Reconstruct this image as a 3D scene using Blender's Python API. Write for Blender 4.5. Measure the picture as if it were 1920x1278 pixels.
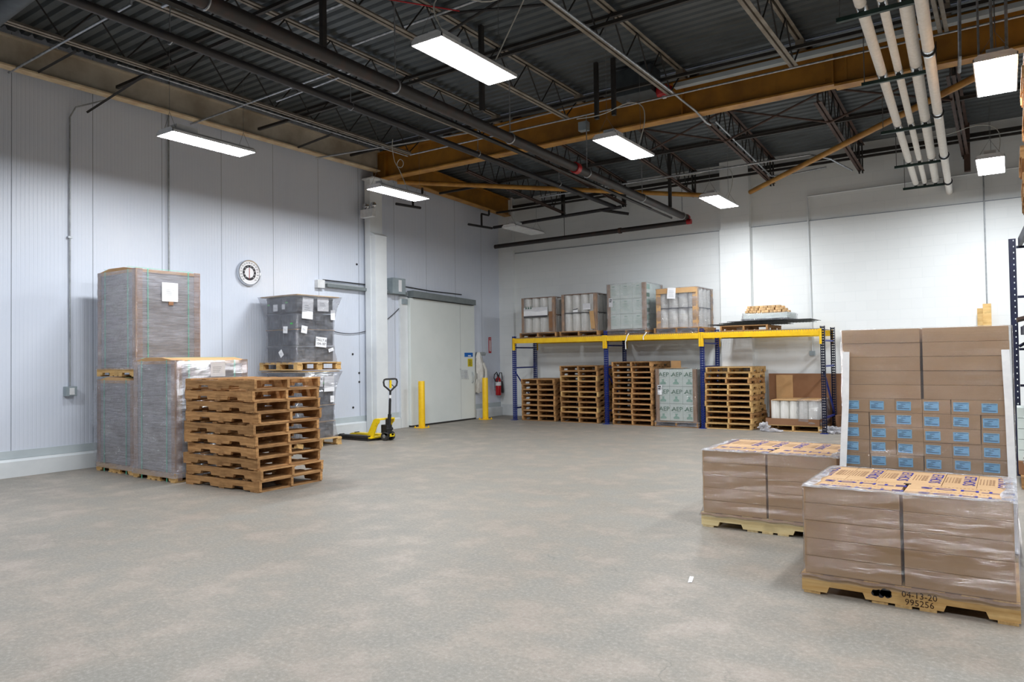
import bpy, bmesh, math, random
from math import sin, cos, pi, radians
from mathutils import Vector, Matrix, noise
S = bpy.context.scene
COL = S.collection
for o in list(bpy.data.objects): bpy.data.objects.remove(o)

# ------------------------------------------------------------------ camera, world, exposure
EXPOSURE = 1.42
LAMP = 34.0
cd = bpy.data.cameras.new('camera'); cam = bpy.data.objects.new('camera', cd); COL.objects.link(cam)
S.camera = cam
cd.sensor_width = 36.0; cd.lens = 36.0 * 1361.8 / 1920.0; cd.clip_end = 200
YAW, PIT, ROL = radians(34.416), radians(1.3105), radians(-0.8165)
f_ = Vector((-sin(YAW) * cos(PIT), cos(YAW) * cos(PIT), sin(PIT)))
r_ = Vector((cos(YAW), sin(YAW), 0)); u_ = r_.cross(f_)
R_ = cos(ROL) * r_ + sin(ROL) * u_; U_ = -sin(ROL) * r_ + cos(ROL) * u_
m = Matrix((R_, U_, -f_)).transposed().to_4x4(); m.translation = (0, 0, 1.55); cam.matrix_world = m
w = bpy.data.worlds.new('world'); S.world = w; w.use_nodes = True
w.node_tree.nodes['Background'].inputs[0].default_value = (0.75, 0.82, 1, 1)
w.node_tree.nodes['Background'].inputs[1].default_value = 0.02
S.view_settings.view_transform = 'Standard'; S.view_settings.look = 'None'
S.view_settings.gamma = 1; S.view_settings.exposure = EXPOSURE; S.view_settings.use_curve_mapping = False

# ------------------------------------------------------------------ materials
def srgb(r, g, b):
    return tuple(((c / 255) / 12.92 if c / 255 <= 0.04045 else ((c / 255 + 0.055) / 1.055) ** 2.4) for c in (r, g, b)) + (1,)
class NT:
    def __init__(s, name):
        s.m = bpy.data.materials.new(name); s.m.use_nodes = True; s.t = s.m.node_tree
        s.t.nodes.clear(); s.out = s.n('ShaderNodeOutputMaterial')
    def n(s, typ, **kw):
        nd = s.t.nodes.new(typ)
        for k, v in kw.items():
            if isinstance(k, str) and k.startswith('_'): nd.inputs[k[1:].replace('_', ' ')].default_value = v
            else: setattr(nd, k, v)
        return nd
    def l(s, a, b): s.t.links.new(a, b)
    def coord(s, scale=(1, 1, 1), kind='Object'):
        tc = s.n('ShaderNodeTexCoord'); mp = s.n('ShaderNodeMapping'); mp.inputs['Scale'].default_value = scale
        s.l(tc.outputs[kind], mp.inputs['Vector']); return mp.outputs[0]
    def noise(s, scale, vec, detail=4, rough=.6):
        n = s.n('ShaderNodeTexNoise'); n.inputs['Scale'].default_value = scale; n.inputs['Detail'].default_value = detail
        n.inputs['Roughness'].default_value = rough; s.l(vec, n.inputs['Vector']); return n.outputs['Fac']
    def mr(s, v, a, b, c, d):
        n = s.n('ShaderNodeMapRange'); n.inputs[1].default_value = a; n.inputs[2].default_value = b
        n.inputs[3].default_value = c; n.inputs[4].default_value = d; s.l(v, n.inputs[0]); return n.outputs[0]
    def math(s, op, a, b):
        n = s.n('ShaderNodeMath'); n.operation = op
        for i, v in enumerate((a, b)):
            if isinstance(v, (int, float)): n.inputs[i].default_value = v
            else: s.l(v, n.inputs[i])
        return n.outputs[0]
    def mix(s, fac, a, b, bt='MIX'):
        n = s.n('ShaderNodeMix'); n.data_type = 'RGBA'; n.blend_type = bt
        for i, v in ((0, fac), (6, a), (7, b)):
            if isinstance(v, (int, float)): n.inputs[i].default_value = v
            elif isinstance(v, tuple): n.inputs[i].default_value = v
            else: s.l(v, n.inputs[i])
        return n.outputs[2]
    def bump(s, h, strength=.3, dist=.01):
        n = s.n('ShaderNodeBump'); n.inputs['Strength'].default_value = strength; n.inputs['Distance'].default_value = dist
        s.l(h, n.inputs['Height']); return n.outputs[0]
    def principled(s, col, rough=.5, metal=0, normal=None, spec=.5, **kw):
        p = s.n('ShaderNodeBsdfPrincipled')
        if isinstance(col, tuple): p.inputs['Base Color'].default_value = col
        else: s.l(col, p.inputs['Base Color'])
        if isinstance(rough, (int, float)): p.inputs['Roughness'].default_value = rough
        else: s.l(rough, p.inputs['Roughness'])
        p.inputs['Metallic'].default_value = metal; p.inputs['Specular IOR Level'].default_value = spec
        if normal is not None: s.l(normal, p.inputs['Normal'])
        s.l(p.outputs[0], s.out.inputs[0]); return p
def grain(name, col, col2=None, rough=.5, metal=0, scale=8, stretch=(1, 1, 1), bump=.1, rnd=0., spec=.5, lo=.35, hi=.65):
    """base colour mixed with a second colour by noise, with optional per-object brightness variety"""
    t = NT(name); v = t.coord(stretch); nz = t.noise(scale, v)
    c2 = col2 if col2 else tuple(min(1, c * .82) for c in col[:3]) + (1,)
    c = t.mix(t.mr(nz, lo, hi, 0, 1), col, c2)
    if rnd:
        oi = t.n('ShaderNodeObjectInfo'); k = t.mr(oi.outputs['Random'], 0, 1, 1 - rnd, 1 + rnd)
        cb = t.n('ShaderNodeCombineColor')
        for i in range(3): t.l(k, cb.inputs[i])
        c = t.mix(1.0, c, cb.outputs[0], 'MULTIPLY')
    nm = t.bump(nz, bump) if bump else None
    t.principled(c, rough, metal, nm, spec); return t.m
MAT = {}
def wood(name, c1, c2, rnd=.18, axis=0):
    t = NT(name); oi = t.n('ShaderNodeObjectInfo')
    tc = t.n('ShaderNodeTexCoord'); mp = t.n('ShaderNodeMapping'); mp.inputs['Scale'].default_value = [(3, 40, 40), (40, 3, 40)][axis]
    t.l(tc.outputs['Object'], mp.inputs[0])
    ad = t.n('ShaderNodeVectorMath'); ad.operation = 'ADD'; sc = t.n('ShaderNodeVectorMath'); sc.operation = 'SCALE'; sc.inputs['Scale'].default_value = 9.0
    t.l(oi.outputs['Location'], sc.inputs[0]); t.l(mp.outputs[0], ad.inputs[0]); t.l(sc.outputs[0], ad.inputs[1])
    nz = t.noise(1.0, ad.outputs[0], 5); big = t.noise(3.5, t.coord((1, 1, 1.5)), 3)
    c = t.mix(t.mr(nz, .3, .7, 0, 1), c1, c2)
    c = t.mix(t.mr(big, .5, .72, 0, .6), c, tuple(x * .5 for x in c2[:3]) + (1,))
    k = t.mr(oi.outputs['Random'], 0, 1, 1 - rnd, 1 + rnd); cb = t.n('ShaderNodeCombineColor')
    for i in range(3): t.l(k, cb.inputs[i])
    c = t.mix(1.0, c, cb.outputs[0], 'MULTIPLY')
    t.principled(c, .8, 0, t.bump(nz, .25, .004), .25); return t.m
MAT['pallet_old'] = wood('weathered_pallet_wood', srgb(206, 160, 108), srgb(146, 104, 64), .24)
MAT['pallet_old_b'] = wood('weathered_board_wood', srgb(200, 156, 106), srgb(136, 96, 60), .24, 1)
MAT['pallet_new'] = wood('fresh_pallet_wood', srgb(226, 190, 132), srgb(196, 152, 92), .1)
MAT['pallet_new_b'] = wood('fresh_board_wood', srgb(222, 186, 130), srgb(186, 146, 92), .1, 1)
MAT['pallet_pale'] = wood('pale_pallet_wood', srgb(238, 220, 172), srgb(222, 198, 144), .06)
MAT['pallet_pale_b'] = wood('pale_board_wood', srgb(230, 212, 166), srgb(205, 178, 130), .06, 1)
MAT['lumber'] = wood('light_lumber', srgb(232, 200, 140), srgb(214, 170, 106), .1)
MAT['offcut'] = wood('cut_lumber', srgb(240, 205, 155), srgb(205, 160, 110), .2)
MAT['carton'] = grain('kraft_carton', srgb(198, 164, 126), srgb(188, 153, 115), .75, scale=3, bump=.03, rnd=.05, spec=.2)
MAT['carton_top'] = grain('kraft_carton_face', srgb(222, 180, 128), srgb(212, 170, 120), .75, scale=3, bump=.03, spec=.2)
MAT['cardboard'] = grain('brown_cardboard', srgb(150, 112, 84), srgb(136, 100, 74), .8, scale=2, bump=.05, rnd=.06, spec=.2)
MAT['cardboard_l'] = grain('light_cardboard', srgb(206, 168, 122), srgb(190, 150, 106), .8, scale=2, bump=.05, spec=.2)
MAT['edge_board'] = grain('brown_edge_board', srgb(176, 146, 122), srgb(150, 118, 94), .6, scale=18, stretch=(1, 1, .3), bump=.1)
MAT['edge_white'] = grain('white_edge_board', srgb(246, 246, 246), srgb(234, 234, 236), .6, scale=12, bump=.05)
MAT['gap_shade'] = grain('painted_gap_shade', srgb(70, 58, 50), None, .8, bump=0)  # dark tone painted in for the shade inside a hole
MAT['white_carton'] = grain('white_printed_carton', srgb(222, 230, 226), srgb(210, 222, 216), .6, scale=3, bump=.02)
MAT['paper'] = grain('white_paper', srgb(244, 244, 246), srgb(236, 236, 240), .6, bump=.02)
MAT['ink'] = grain('black_ink', srgb(40, 38, 44), None, .6, bump=0)
MAT['ink_burn'] = grain('burnt_stencil', srgb(66, 40, 22), None, .8, bump=0)
MAT['ink_blue'] = grain('blue_ink', srgb(42, 44, 150), None, .6, bump=0)
MAT['ink_brown'] = grain('faded_print', srgb(186, 148, 112), None, .7, bump=0)
MAT['ink_green'] = grain('dark_green_print', srgb(70, 120, 96), None, .6, bump=0)
MAT['ink_green_l'] = grain('pale_green_print', srgb(160, 196, 182), None, .6, bump=0)
MAT['label_blue'] = grain('light_blue_label', srgb(146, 214, 255), srgb(138, 206, 252), .5, bump=0)
MAT['label_ink'] = grain('label_ink', srgb(50, 84, 130), None, .5, bump=0)
MAT['strap'] = grain('green_strap', srgb(104, 214, 176), srgb(86, 196, 156), .35, scale=40, bump=.05)
MAT['tape_green'] = grain('green_tape', srgb(60, 200, 80), None, .4, bump=0)
MAT['blue_steel'] = grain('rack_blue_paint', srgb(24, 52, 140), srgb(18, 40, 116), .4, scale=6, bump=.04)
MAT['navy_steel'] = grain('rack_navy_paint', srgb(26, 32, 62), srgb(20, 24, 48), .45, scale=6, bump=.04)
MAT['yellow_steel'] = grain('yellow_paint', srgb(250, 205, 20), srgb(240, 188, 10), .4, scale=7, bump=.04)
MAT['jack_yellow'] = grain('worn_yellow_paint', srgb(250, 214, 20), srgb(214, 160, 20), .4, scale=14, bump=.06, lo=.55, hi=.7)
MAT['black_metal'] = grain('black_metal', srgb(34, 34, 36), srgb(24, 24, 26), .45, scale=10, bump=.05)
MAT['rubber'] = grain('black_rubber', srgb(38, 38, 38), srgb(60, 58, 56), .8, scale=14, bump=.1)
MAT['galv'] = grain('galvanised_steel', srgb(190, 194, 198), srgb(150, 154, 160), .35, .6, scale=14, bump=.05)
MAT['conduit'] = grain('grey_conduit', srgb(176, 180, 184), srgb(150, 154, 158), .4, .3, scale=10, bump=.03)
MAT['alu'] = grain('brushed_aluminium', srgb(196, 200, 202), srgb(170, 176, 180), .4, .5, scale=10, stretch=(1, .05, 1), bump=.03)
MAT['grey_plastic'] = grain('grey_enclosure', srgb(158, 170, 176), srgb(146, 158, 164), .5, bump=.02)
MAT['track_cover'] = grain('grey_track_cover', srgb(128, 136, 138), srgb(118, 126, 128), .5, bump=.02)
MAT['dark_pipe'] = grain('dark_iron_pipe', srgb(50, 46, 45), srgb(70, 50, 44), .55, scale=5, bump=.1, lo=.5, hi=.75)
MAT['dark_pipe2'] = grain('black_sprinkler_pipe', srgb(38, 38, 44), srgb(50, 46, 46), .5, scale=5, bump=.05)
MAT['red_paint'] = grain('red_paint', srgb(190, 26, 36), srgb(160, 18, 26), .35, bump=.02)
MAT['joist_dark'] = grain('dark_joist_steel', srgb(52, 49, 46), srgb(40, 37, 35), .6, scale=5, bump=.08)
MAT['joist_pale'] = grain('pale_joist_chord', srgb(150, 142, 130), srgb(122, 112, 98), .6, scale=4, bump=.08)
MAT['joist_rust'] = grain('rust_primer_steel', srgb(90, 68, 58), srgb(68, 52, 46), .65, scale=5, bump=.1)
MAT['girder'] = grain('ochre_girder_paint', srgb(176, 122, 38), srgb(144, 98, 34), .5, scale=2.2, bump=.06)
MAT['girder_b'] = grain('bright_ochre_paint', srgb(196, 144, 62), srgb(160, 110, 46), .5, scale=4, bump=.06)
MAT['cream_beam'] = grain('stained_cream_beam', srgb(196, 188, 172), srgb(160, 148, 130), .6, scale=1.6, bump=.06)
MAT['cream_flange'] = grain('cream_flange', srgb(224, 208, 174), srgb(200, 172, 136), .6, scale=4, bump=.05)
MAT['pipe_white'] = grain('white_pipe_insulation', srgb(244, 240, 234), srgb(234, 230, 222), .7, scale=20, bump=.06)
MAT['dark_green_strut'] = grain('dark_green_strut', srgb(30, 58, 52), srgb(22, 44, 40), .5, scale=10, bump=.05)
MAT['white_paint'] = grain('white_steel_paint', srgb(236, 240, 242), srgb(226, 230, 233), .45, scale=2, bump=.03)
MAT['door_white'] = grain('door_skin', srgb(230, 235, 232), srgb(224, 230, 227), .4, scale=1.2, bump=.02)
MAT['white_plastic'] = grain('white_plastic', srgb(238, 240, 242), None, .4, bump=.01)
MAT['chrome'] = grain('chrome', srgb(225, 228, 232), srgb(200, 204, 210), .18, .9, bump=.02)
MAT['bottle_red'] = grain('extinguisher_red', srgb(186, 20, 30), srgb(168, 14, 24), .25, bump=.01)
MAT['sign_red'] = grain('sign_red', srgb(200, 30, 40), None, .5, bump=0)
MAT['sign_blue'] = grain('sign_blue', srgb(20, 110, 200), None, .5, bump=0)
MAT['sign_yellow'] = grain('sign_yellow', srgb(220, 200, 20), None, .5, bump=0)
MAT['coat'] = grain('white_cotton', srgb(236, 234, 228), srgb(216, 212, 204), .9, scale=10, bump=.2)
MAT['crate_black'] = grain('black_crate_plastic', srgb(40, 44, 50), srgb(62, 68, 76), .35, scale=9, bump=.2, rnd=.2)
MAT['film_roll'] = grain('film_roll', srgb(246, 246, 242), srgb(226, 224, 218), .14, scale=30, stretch=(1, 1, .08), bump=.05)
MAT['cord'] = grain('white_cord', srgb(214, 214, 206), None, .5, bump=0)
MAT['wire'] = grain('steel_wire', srgb(130, 130, 130), None, .4, .5, bump=0)
MAT['wire_dark'] = grain('dark_wire_mesh', srgb(44, 46, 44), None, .5, .3, bump=0)
MAT['heater'] = grain('dark_grey_casing', srgb(74, 82, 86), srgb(62, 68, 72), .5, bump=.02)
def mk_tray():      # stacked sheet goods seen through film: many thin horizontal layers
    t = NT('layered_sheet_goods'); a = t.noise(6, t.coord((.35, .35, 22)), 6, .7); b = t.noise(2, t.coord((1, 1, 3)), 3)
    c = t.mix(t.mr(a, .35, .65, 0, 1), srgb(116, 110, 107), srgb(196, 193, 191)); c = t.mix(t.mr(b, .4, .7, 0, .4), c, srgb(120, 108, 98))
    t.principled(c, .7, 0, t.bump(a, .5, .01), .3); return t.m
MAT['tray'] = mk_tray()
def mk_film(name, haze, gl, stretch, scale, bstr, rough=.14, tint=(1, 1, 1, 1), hz=.5, clear=.96):
    t = NT(name); v = t.coord(stretch); nz = t.noise(scale, v, 5, .65); big = t.noise(1.7, t.coord((1, 1, 2.5)), 3)
    v2 = t.coord((stretch[0] * 1.5, stretch[1] * 1.5, stretch[2] * 2.6)); n2 = t.noise(scale, v2, 2, .5)
    n2 = t.math('ABSOLUTE', t.math('SUBTRACT', n2, .5), 0); nm = t.bump(t.math('ADD', nz, t.math('MULTIPLY', n2, .5)), 1.0, bstr * .8)
    tr = t.n('ShaderNodeBsdfTransparent'); tr.inputs[0].default_value = (clear, clear, clear * 1.01, 1)
    df = t.n('ShaderNodeBsdfDiffuse'); df.inputs[0].default_value = tint
    gs = t.n('ShaderNodeBsdfGlossy'); gs.inputs['Roughness'].default_value = rough; gs.inputs[0].default_value = (1, 1, 1, 1); t.l(nm, gs.inputs['Normal'])
    fr = t.n('ShaderNodeLayerWeight'); fr.inputs[0].default_value = .12
    h = t.math('MULTIPLY', t.mr(nz, .38, .7, 1 - hz, 1 + hz), t.mr(big, .3, .7, haze * .5, haze * 1.5))
    m1 = t.n('ShaderNodeMixShader'); t.l(h, m1.inputs[0]); t.l(tr.outputs[0], m1.inputs[1]); t.l(df.outputs[0], m1.inputs[2])
    m2 = t.n('ShaderNodeMixShader'); t.l(t.math('ADD', t.math('MULTIPLY', fr.outputs['Fresnel'], .35), gl), m2.inputs[0])
    t.l(m1.outputs[0], m2.inputs[1]); t.l(gs.outputs[0], m2.inputs[2]); t.l(m2.outputs[0], t.out.inputs[0]); return t.m
MAT['film'] = mk_film('stretch_film', .045, .11, (.8, .8, 9), 4.0, .65, .10, srgb(225, 228, 236), clear=.88)
MAT['film_grey'] = mk_film('hazy_stretch_film', .26, .2, (1.0, 1.0, 13), 5.0, 1.2, .11, srgb(206, 208, 222))
MAT['film_dark'] = mk_film('loose_stretch_film', .20, .2, (1.6, 1.6, 6), 5.0, 1.0, .12, srgb(206, 210, 222))
MAT['film_clear'] = mk_film('clear_stretch_film', .06, .12, (3, 3, 5), 4.0, .8, .14, srgb(236, 236, 238))
MAT['film_rim'] = mk_film('folded_film', .42, .16, (1.5, 1.5, 3), 5.0, .8, .2, srgb(240, 240, 246), .7)
MAT['film_white'] = mk_film('milky_stretch_film', .16, .13, (1.5, 1.5, 3), 5.0, 1.0, .12, srgb(236, 238, 244))
def mk_floor():
    t = NT('sealed_concrete'); v = t.coord()
    a = t.noise(.45, v, 5, .55); b = t.noise(38, v, 6, .75); c_ = t.noise(2.3, v, 6, .65); d = t.noise(150, v, 3, .6)
    c = t.mix(t.mr(a, .3, .7, 0, 1), srgb(148, 139, 128), srgb(134, 127, 117))
    c = t.mix(t.mr(c_, .42, .62, 0, .55), c, srgb(126, 126, 121)); c = t.mix(t.mr(c_, .3, .48, .6, 0), c, srgb(166, 152, 143))
    c = t.mix(t.mr(b, .5, .64, 0, .4), c, srgb(178, 171, 164)); c = t.mix(t.mr(b, .34, .46, .4, 0), c, srgb(106, 102, 97))
    c = t.mix(t.mr(d, .6, .72, 0, .3), c, srgb(216, 210, 202))
    vo = t.n('ShaderNodeTexVoronoi'); vo.feature = 'DISTANCE_TO_EDGE'; vo.inputs['Scale'].default_value = .32
    wv = t.n('ShaderNodeVectorMath'); wv.operation = 'ADD'; nn = t.n('ShaderNodeTexNoise'); nn.inputs['Scale'].default_value = 1.5; nn.inputs['Detail'].default_value = 6
    t.l(v, nn.inputs['Vector']); t.l(v, wv.inputs[0]); t.l(nn.outputs['Color'], wv.inputs[1]); t.l(wv.outputs[0], vo.inputs['Vector'])
    ck = t.mr(vo.outputs['Distance'], 0, .0022, .5, 0); ck = t.math('MULTIPLY', ck, t.mr(t.noise(1.1, v, 2), .45, .6, 0, 1))
    c = t.mix(ck, c, srgb(96, 98, 92))
    t.principled(c, t.mr(c_, .3, .7, .42, .62), 0, t.bump(b, .08, .004), .35); return t.m
MAT['floor'] = mk_floor()
def mk_cmu():
    t = NT('painted_block_wall'); tc = t.n('ShaderNodeTexCoord'); sp = t.n('ShaderNodeSeparateXYZ'); cb = t.n('ShaderNodeCombineXYZ')
    t.l(tc.outputs['Object'], sp.inputs[0]); t.l(t.math('ADD', sp.outputs[0], sp.outputs[1]), cb.inputs[0]); t.l(sp.outputs[2], cb.inputs[1])
    b = t.n('ShaderNodeTexBrick'); t.l(cb.outputs[0], b.inputs['Vector']); b.inputs['Scale'].default_value = 1; b.inputs['Brick Width'].default_value = .4
    b.inputs['Row Height'].default_value = .2; b.inputs['Mortar Size'].default_value = .0022; b.inputs['Mortar Smooth'].default_value = .3
    b.inputs['Color1'].default_value = srgb(243, 246, 246); b.inputs['Color2'].default_value = srgb(240, 243, 243); b.inputs['Mortar'].default_value = srgb(230, 235, 236)
    nz = t.noise(60, t.coord(), 4); hh = t.math('ADD', t.math('MULTIPLY', b.outputs['Fac'], -1), t.math('MULTIPLY', nz, .25))
    t.principled(b.outputs['Color'], .6, 0, t.bump(hh, .35, .006), .3); return t.m
MAT['cmu'] = mk_cmu()
MAT['panel'] = grain('insulated_metal_panel', srgb(224, 230, 242), srgb(218, 225, 239), .38, scale=.8, bump=.01)
MAT['seam_and_shadow'] = grain('panel_joint', srgb(140, 146, 156), None, .6, bump=0)  # grey of real panel joints, also of the painted ledge shadow
MAT['curb'] = grain('painted_curb', srgb(232, 236, 238), srgb(220, 225, 228), .5, scale=2, bump=.04)
MAT['far_wall'] = grain('dull_grey_wall', srgb(120, 122, 124), None, .8, bump=.02)  # for unseen walls, greyed to cut their bounce light
MAT['flashing'] = grain('grey_flashing', srgb(200, 210, 214), srgb(188, 198, 203), .5, scale=2, bump=.04)
def mk_deck():
    t = NT('galvanised_roof_deck'); a = t.noise(1.2, t.coord((1, 1, 1)), 5); b = t.noise(7, t.coord((.2, 1, 1)), 4)
    c = t.mix(t.mr(a, .3, .7, 0, 1), srgb(104, 110, 113), srgb(84, 90, 92)); c = t.mix(t.mr(b, .5, .8, 0, .5), c, srgb(66, 68, 68))
    t.principled(c, .45, .3, None, .4); return t.m
MAT['deck'] = mk_deck()
def mk_emit():
    t = NT('led_diffuser'); e = t.n('ShaderNodeEmission'); e.inputs[0].default_value = (0.93, 0.965, 1.0, 1); e.inputs[1].default_value = LAMP
    t.l(e.outputs[0], t.out.inputs[0]); return t.m
MAT['led'] = mk_emit()
MAT['led_off'] = grain('unlit_diffuser', srgb(214, 216, 216), None, .3, bump=0)

# ------------------------------------------------------------------ mesh helpers
def B(): return bmesh.new()
def box(bm, x0, x1, y0, y1, z0, z1, M4=None, bev=0):
    r = bmesh.ops.create_cube(bm, size=1.0); vs = r['verts']
    for v in vs: v.co = Vector(((x0 + x1) / 2 + v.co.x * (x1 - x0), (y0 + y1) / 2 + v.co.y * (y1 - y0), (z0 + z1) / 2 + v.co.z * (z1 - z0)))
    if bev:
        es = list({e for v in vs for e in v.link_edges}); rr = bmesh.ops.bevel(bm, geom=es, offset=bev, segments=2, affect='EDGES', profile=.7)
        vs = rr['verts'] if False else [v for f in rr['faces'] for v in f.verts]
    if M4 is not None:
        for v in set(vs): v.co = M4 @ v.co
    return bm
def cyl(bm, p0, p1, r, seg=12, r2=None, caps=True):
    p0 = Vector(p0); p1 = Vector(p1); d = p1 - p0; L = d.length
    if L < 1e-6: return bm
    rr = bmesh.ops.create_cone(bm, cap_ends=caps, segments=seg, radius1=r, radius2=r if r2 is None else r2, depth=L)
    q = d.to_track_quat('Z', 'Y').to_matrix().to_4x4(); q.translation = (p0 + p1) / 2
    bmesh.ops.transform(bm, matrix=q, verts=rr['verts']); return bm
def tube(bm, pts, r, seg=8, closed=False):
    pts = [Vector(p) for p in pts]; n = len(pts); rings = []; up = None
    for i, p in enumerate(pts):
        a = pts[(i - 1) % n] if (i > 0 or closed) else p; b = pts[(i + 1) % n] if (i < n - 1 or closed) else p
        d = (b - a).normalized()
        if up is None:
            up = Vector((0, 0, 1)) if abs(d.z) < .9 else Vector((1, 0, 0))
        s = d.cross(up).normalized(); up = s.cross(d).normalized()
        rings.append([bm.verts.new(p + r * (cos(2 * pi * k / seg) * s + sin(2 * pi * k / seg) * up)) for k in range(seg)])
    for i in range(n if closed else n - 1):
        A = rings[i]; C = rings[(i + 1) % n]
        for k in range(seg): bm.faces.new((A[k], A[(k + 1) % seg], C[(k + 1) % seg], C[k]))
    if not closed:
        bm.faces.new(rings[0][::-1]); bm.faces.new(rings[-1])
    return bm
def prism(bm, poly, a, b, axis='Y'):
    """extrude a 2-D polygon: axis Y -> poly is (x,z); X -> (y,z); Z -> (x,y)"""
    def P(u, v, w):
        return {'Y': (u, w, v), 'X': (w, u, v), 'Z': (u, v, w)}[axis]
    A = [bm.verts.new(P(u, v, a)) for u, v in poly]; C = [bm.verts.new(P(u, v, b)) for u, v in poly]; n = len(poly)
    bm.faces.new(A); bm.faces.new(C[::-1])
    for i in range(n): bm.faces.new((A[i], C[i], C[(i + 1) % n], A[(i + 1) % n]))
    bmesh.ops.recalc_face_normals(bm, faces=bm.faces); return bm
def lathe(bm, prof, seg=24, M4=None):
    rings = []
    for r, z in prof: rings.append([bm.verts.new((r * cos(2 * pi * k / seg), r * sin(2 * pi * k / seg), z)) for k in range(seg)])
    for i in range(len(prof) - 1):
        for k in range(seg): bm.faces.new((rings[i][k], rings[i][(k + 1) % seg], rings[i + 1][(k + 1) % seg], rings[i + 1][k]))
    if prof[0][0] > 1e-5: bm.faces.new(rings[0][::-1])
    if prof[-1][0] > 1e-5: bm.faces.new(rings[-1])
    if M4 is not None:
        for rg in rings:
            for v in rg: v.co = M4 @ v.co
    return bm
def quad(bm, a, b, c, d):
    bm.faces.new([bm.verts.new(p) for p in (a, b, c, d)]); return bm
_tc = {}
def text_data(s, size, align='CENTER'):
    key = (s, size, align)
    if key not in _tc:
        cu = bpy.data.curves.new('t', 'FONT'); cu.body = s; cu.size = size; cu.align_x = align; cu.align_y = 'CENTER'; cu.resolution_u = 2; cu.extrude = 0.0006
        o = bpy.data.objects.new('t', cu); COL.objects.link(o); dg = bpy.context.evaluated_depsgraph_get(); dg.update()
        me = bpy.data.meshes.new_from_object(o.evaluated_get(dg)); bpy.data.objects.remove(o); bpy.data.curves.remove(cu); _tc[key] = me
    return _tc[key]
def text(bm, s, size, M4, align='CENTER', bold=0, sx=1):
    me = text_data(s, size, align); n0 = len(bm.verts); bm.from_mesh(me); bm.verts.ensure_lookup_table()
    for v in bm.verts[n0:]:
        v.co.x *= sx; v.co = M4 @ v.co
    return bm
# frames for writing on faces: front (facing -Y), right side (facing +X), top (facing +Z)
def on_front(x, y, z, rot=0): return Matrix.Translation((x, y, z)) @ Matrix.Rotation(pi / 2, 4, 'X') @ Matrix.Rotation(rot, 4, 'Z')
def on_right(x, y, z, rot=0): return Matrix.Translation((x, y, z)) @ Matrix.Rotation(pi / 2, 4, 'Z') @ Matrix.Rotation(pi / 2, 4, 'X') @ Matrix.Rotation(rot, 4, 'Z')
def on_top(x, y, z, rot=0): return Matrix.Translation((x, y, z)) @ Matrix.Rotation(rot, 4, 'Z')
def mesh(name, bm, mat, smooth=False):
    me = bpy.data.meshes.new(name); bm.to_mesh(me); bm.free(); me.materials.append(MAT[mat] if isinstance(mat, str) else mat)
    if smooth:
        for p in me.polygons: p.use_smooth = True
        try: me.set_sharp_from_angle(angle=radians(40))
        except Exception: pass
    return me
def obj(name, bm, mat, parent=None, smooth=False, label=None):
    o = bpy.data.objects.new(name, mesh(name, bm, mat, smooth)); COL.objects.link(o)
    if parent: o.parent = parent
    if label: o['label'] = label
    return o
def tag(o, label, cat, group=None, kind=None):
    o['label'] = label; o['category'] = cat
    if group: o['group'] = group
    if kind: o['kind'] = kind
    return o
def thing(name, label, cat, loc=(0, 0, 0), rotz=0, group=None):
    o = bpy.data.objects.new(name, None); o.empty_display_size = .1; COL.objects.link(o); o.location = loc; o.rotation_euler = (0, 0, rotz)
    return tag(o, label, cat, group)
def struct(name, bm, mat, parent=None, label=None, smooth=False):
    o = obj(name, bm, mat, parent, smooth)
    if not parent: o['kind'] = 'structure'
    if label: o['label'] = label
    return o
def dup(root, loc, rotz=0, label=None, group=None):
    r = root.copy(); COL.objects.link(r); r.location = loc; r.rotation_euler = (0, 0, rotz)
    if label: r['label'] = label
    if group: r['group'] = group
    for ch in list(root.children):
        c = ch.copy(); COL.objects.link(c); c.parent = r
        for g in list(ch.children):
            d = g.copy(); COL.objects.link(d); d.parent = c
    return r
def single(name, bm, mat, label, cat, group=None, smooth=False):
    """one-mesh thing built in world coordinates; origin moved to its base"""
    bm.verts.ensure_lookup_table(); xs = [v.co for v in bm.verts]
    c = Vector(((min(v.x for v in xs) + max(v.x for v in xs)) / 2, (min(v.y for v in xs) + max(v.y for v in xs)) / 2, min(v.z for v in xs)))
    for v in bm.verts: v.co -= c
    o = obj(name, bm, mat, smooth=smooth); o.location = c; return tag(o, label, cat, group)
rnd = random.Random(7)

# ------------------------------------------------------------------ the setting
XW = -11.42; YB = 16.2; XR = 7.0; YF = -9.0
struct('floor', box(B(), XW - .2, XR + .2, YF - .2, YB + .2, -.1, 0), 'floor')
def panel_wall():
    bm = B(); pts = []; y = YF; k = 0
    # ribbed skin: shallow vertical ribs, a panel joint every 1.09 m
    joints = [4.38 + 1.09 * i for i in range(-12, 11)]
    ys = []
    yy = YF
    while yy < YB:
        near = min(abs(yy - j) for j in joints)
        ys.append((yy, 0)); ys.append((yy + .034, 0)); ys.append((yy + .040, -.0018)); ys.append((yy + .048, -.0018)); yy += .054
    ys.append((YB, 0))
    out = []
    for (a, d) in ys: out.append((a, XW + d))
    prev = None
    for a, x in out:
        v = (bm.verts.new((x, a, 0)), bm.verts.new((x, a, 6.3)))
        if prev: bm.faces.new((prev[0], v[0], v[1], prev[1]))
        prev = v
    bmesh.ops.recalc_face_normals(bm, faces=bm.faces)
    return bm, joints
bm, joints = panel_wall()
box(bm, XW - .12, XW - .02, YF, YB, 0, 6.3)
wl = struct('wall_left', bm, 'panel')
bm = B()
for j in joints: box(bm, XW - .004, XW + .002, j - .003, j + .003, .3, 6.2)
struct('panel_joints', bm, 'seam_and_shadow', wl, 'thin dark joints between wall panels')
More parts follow.
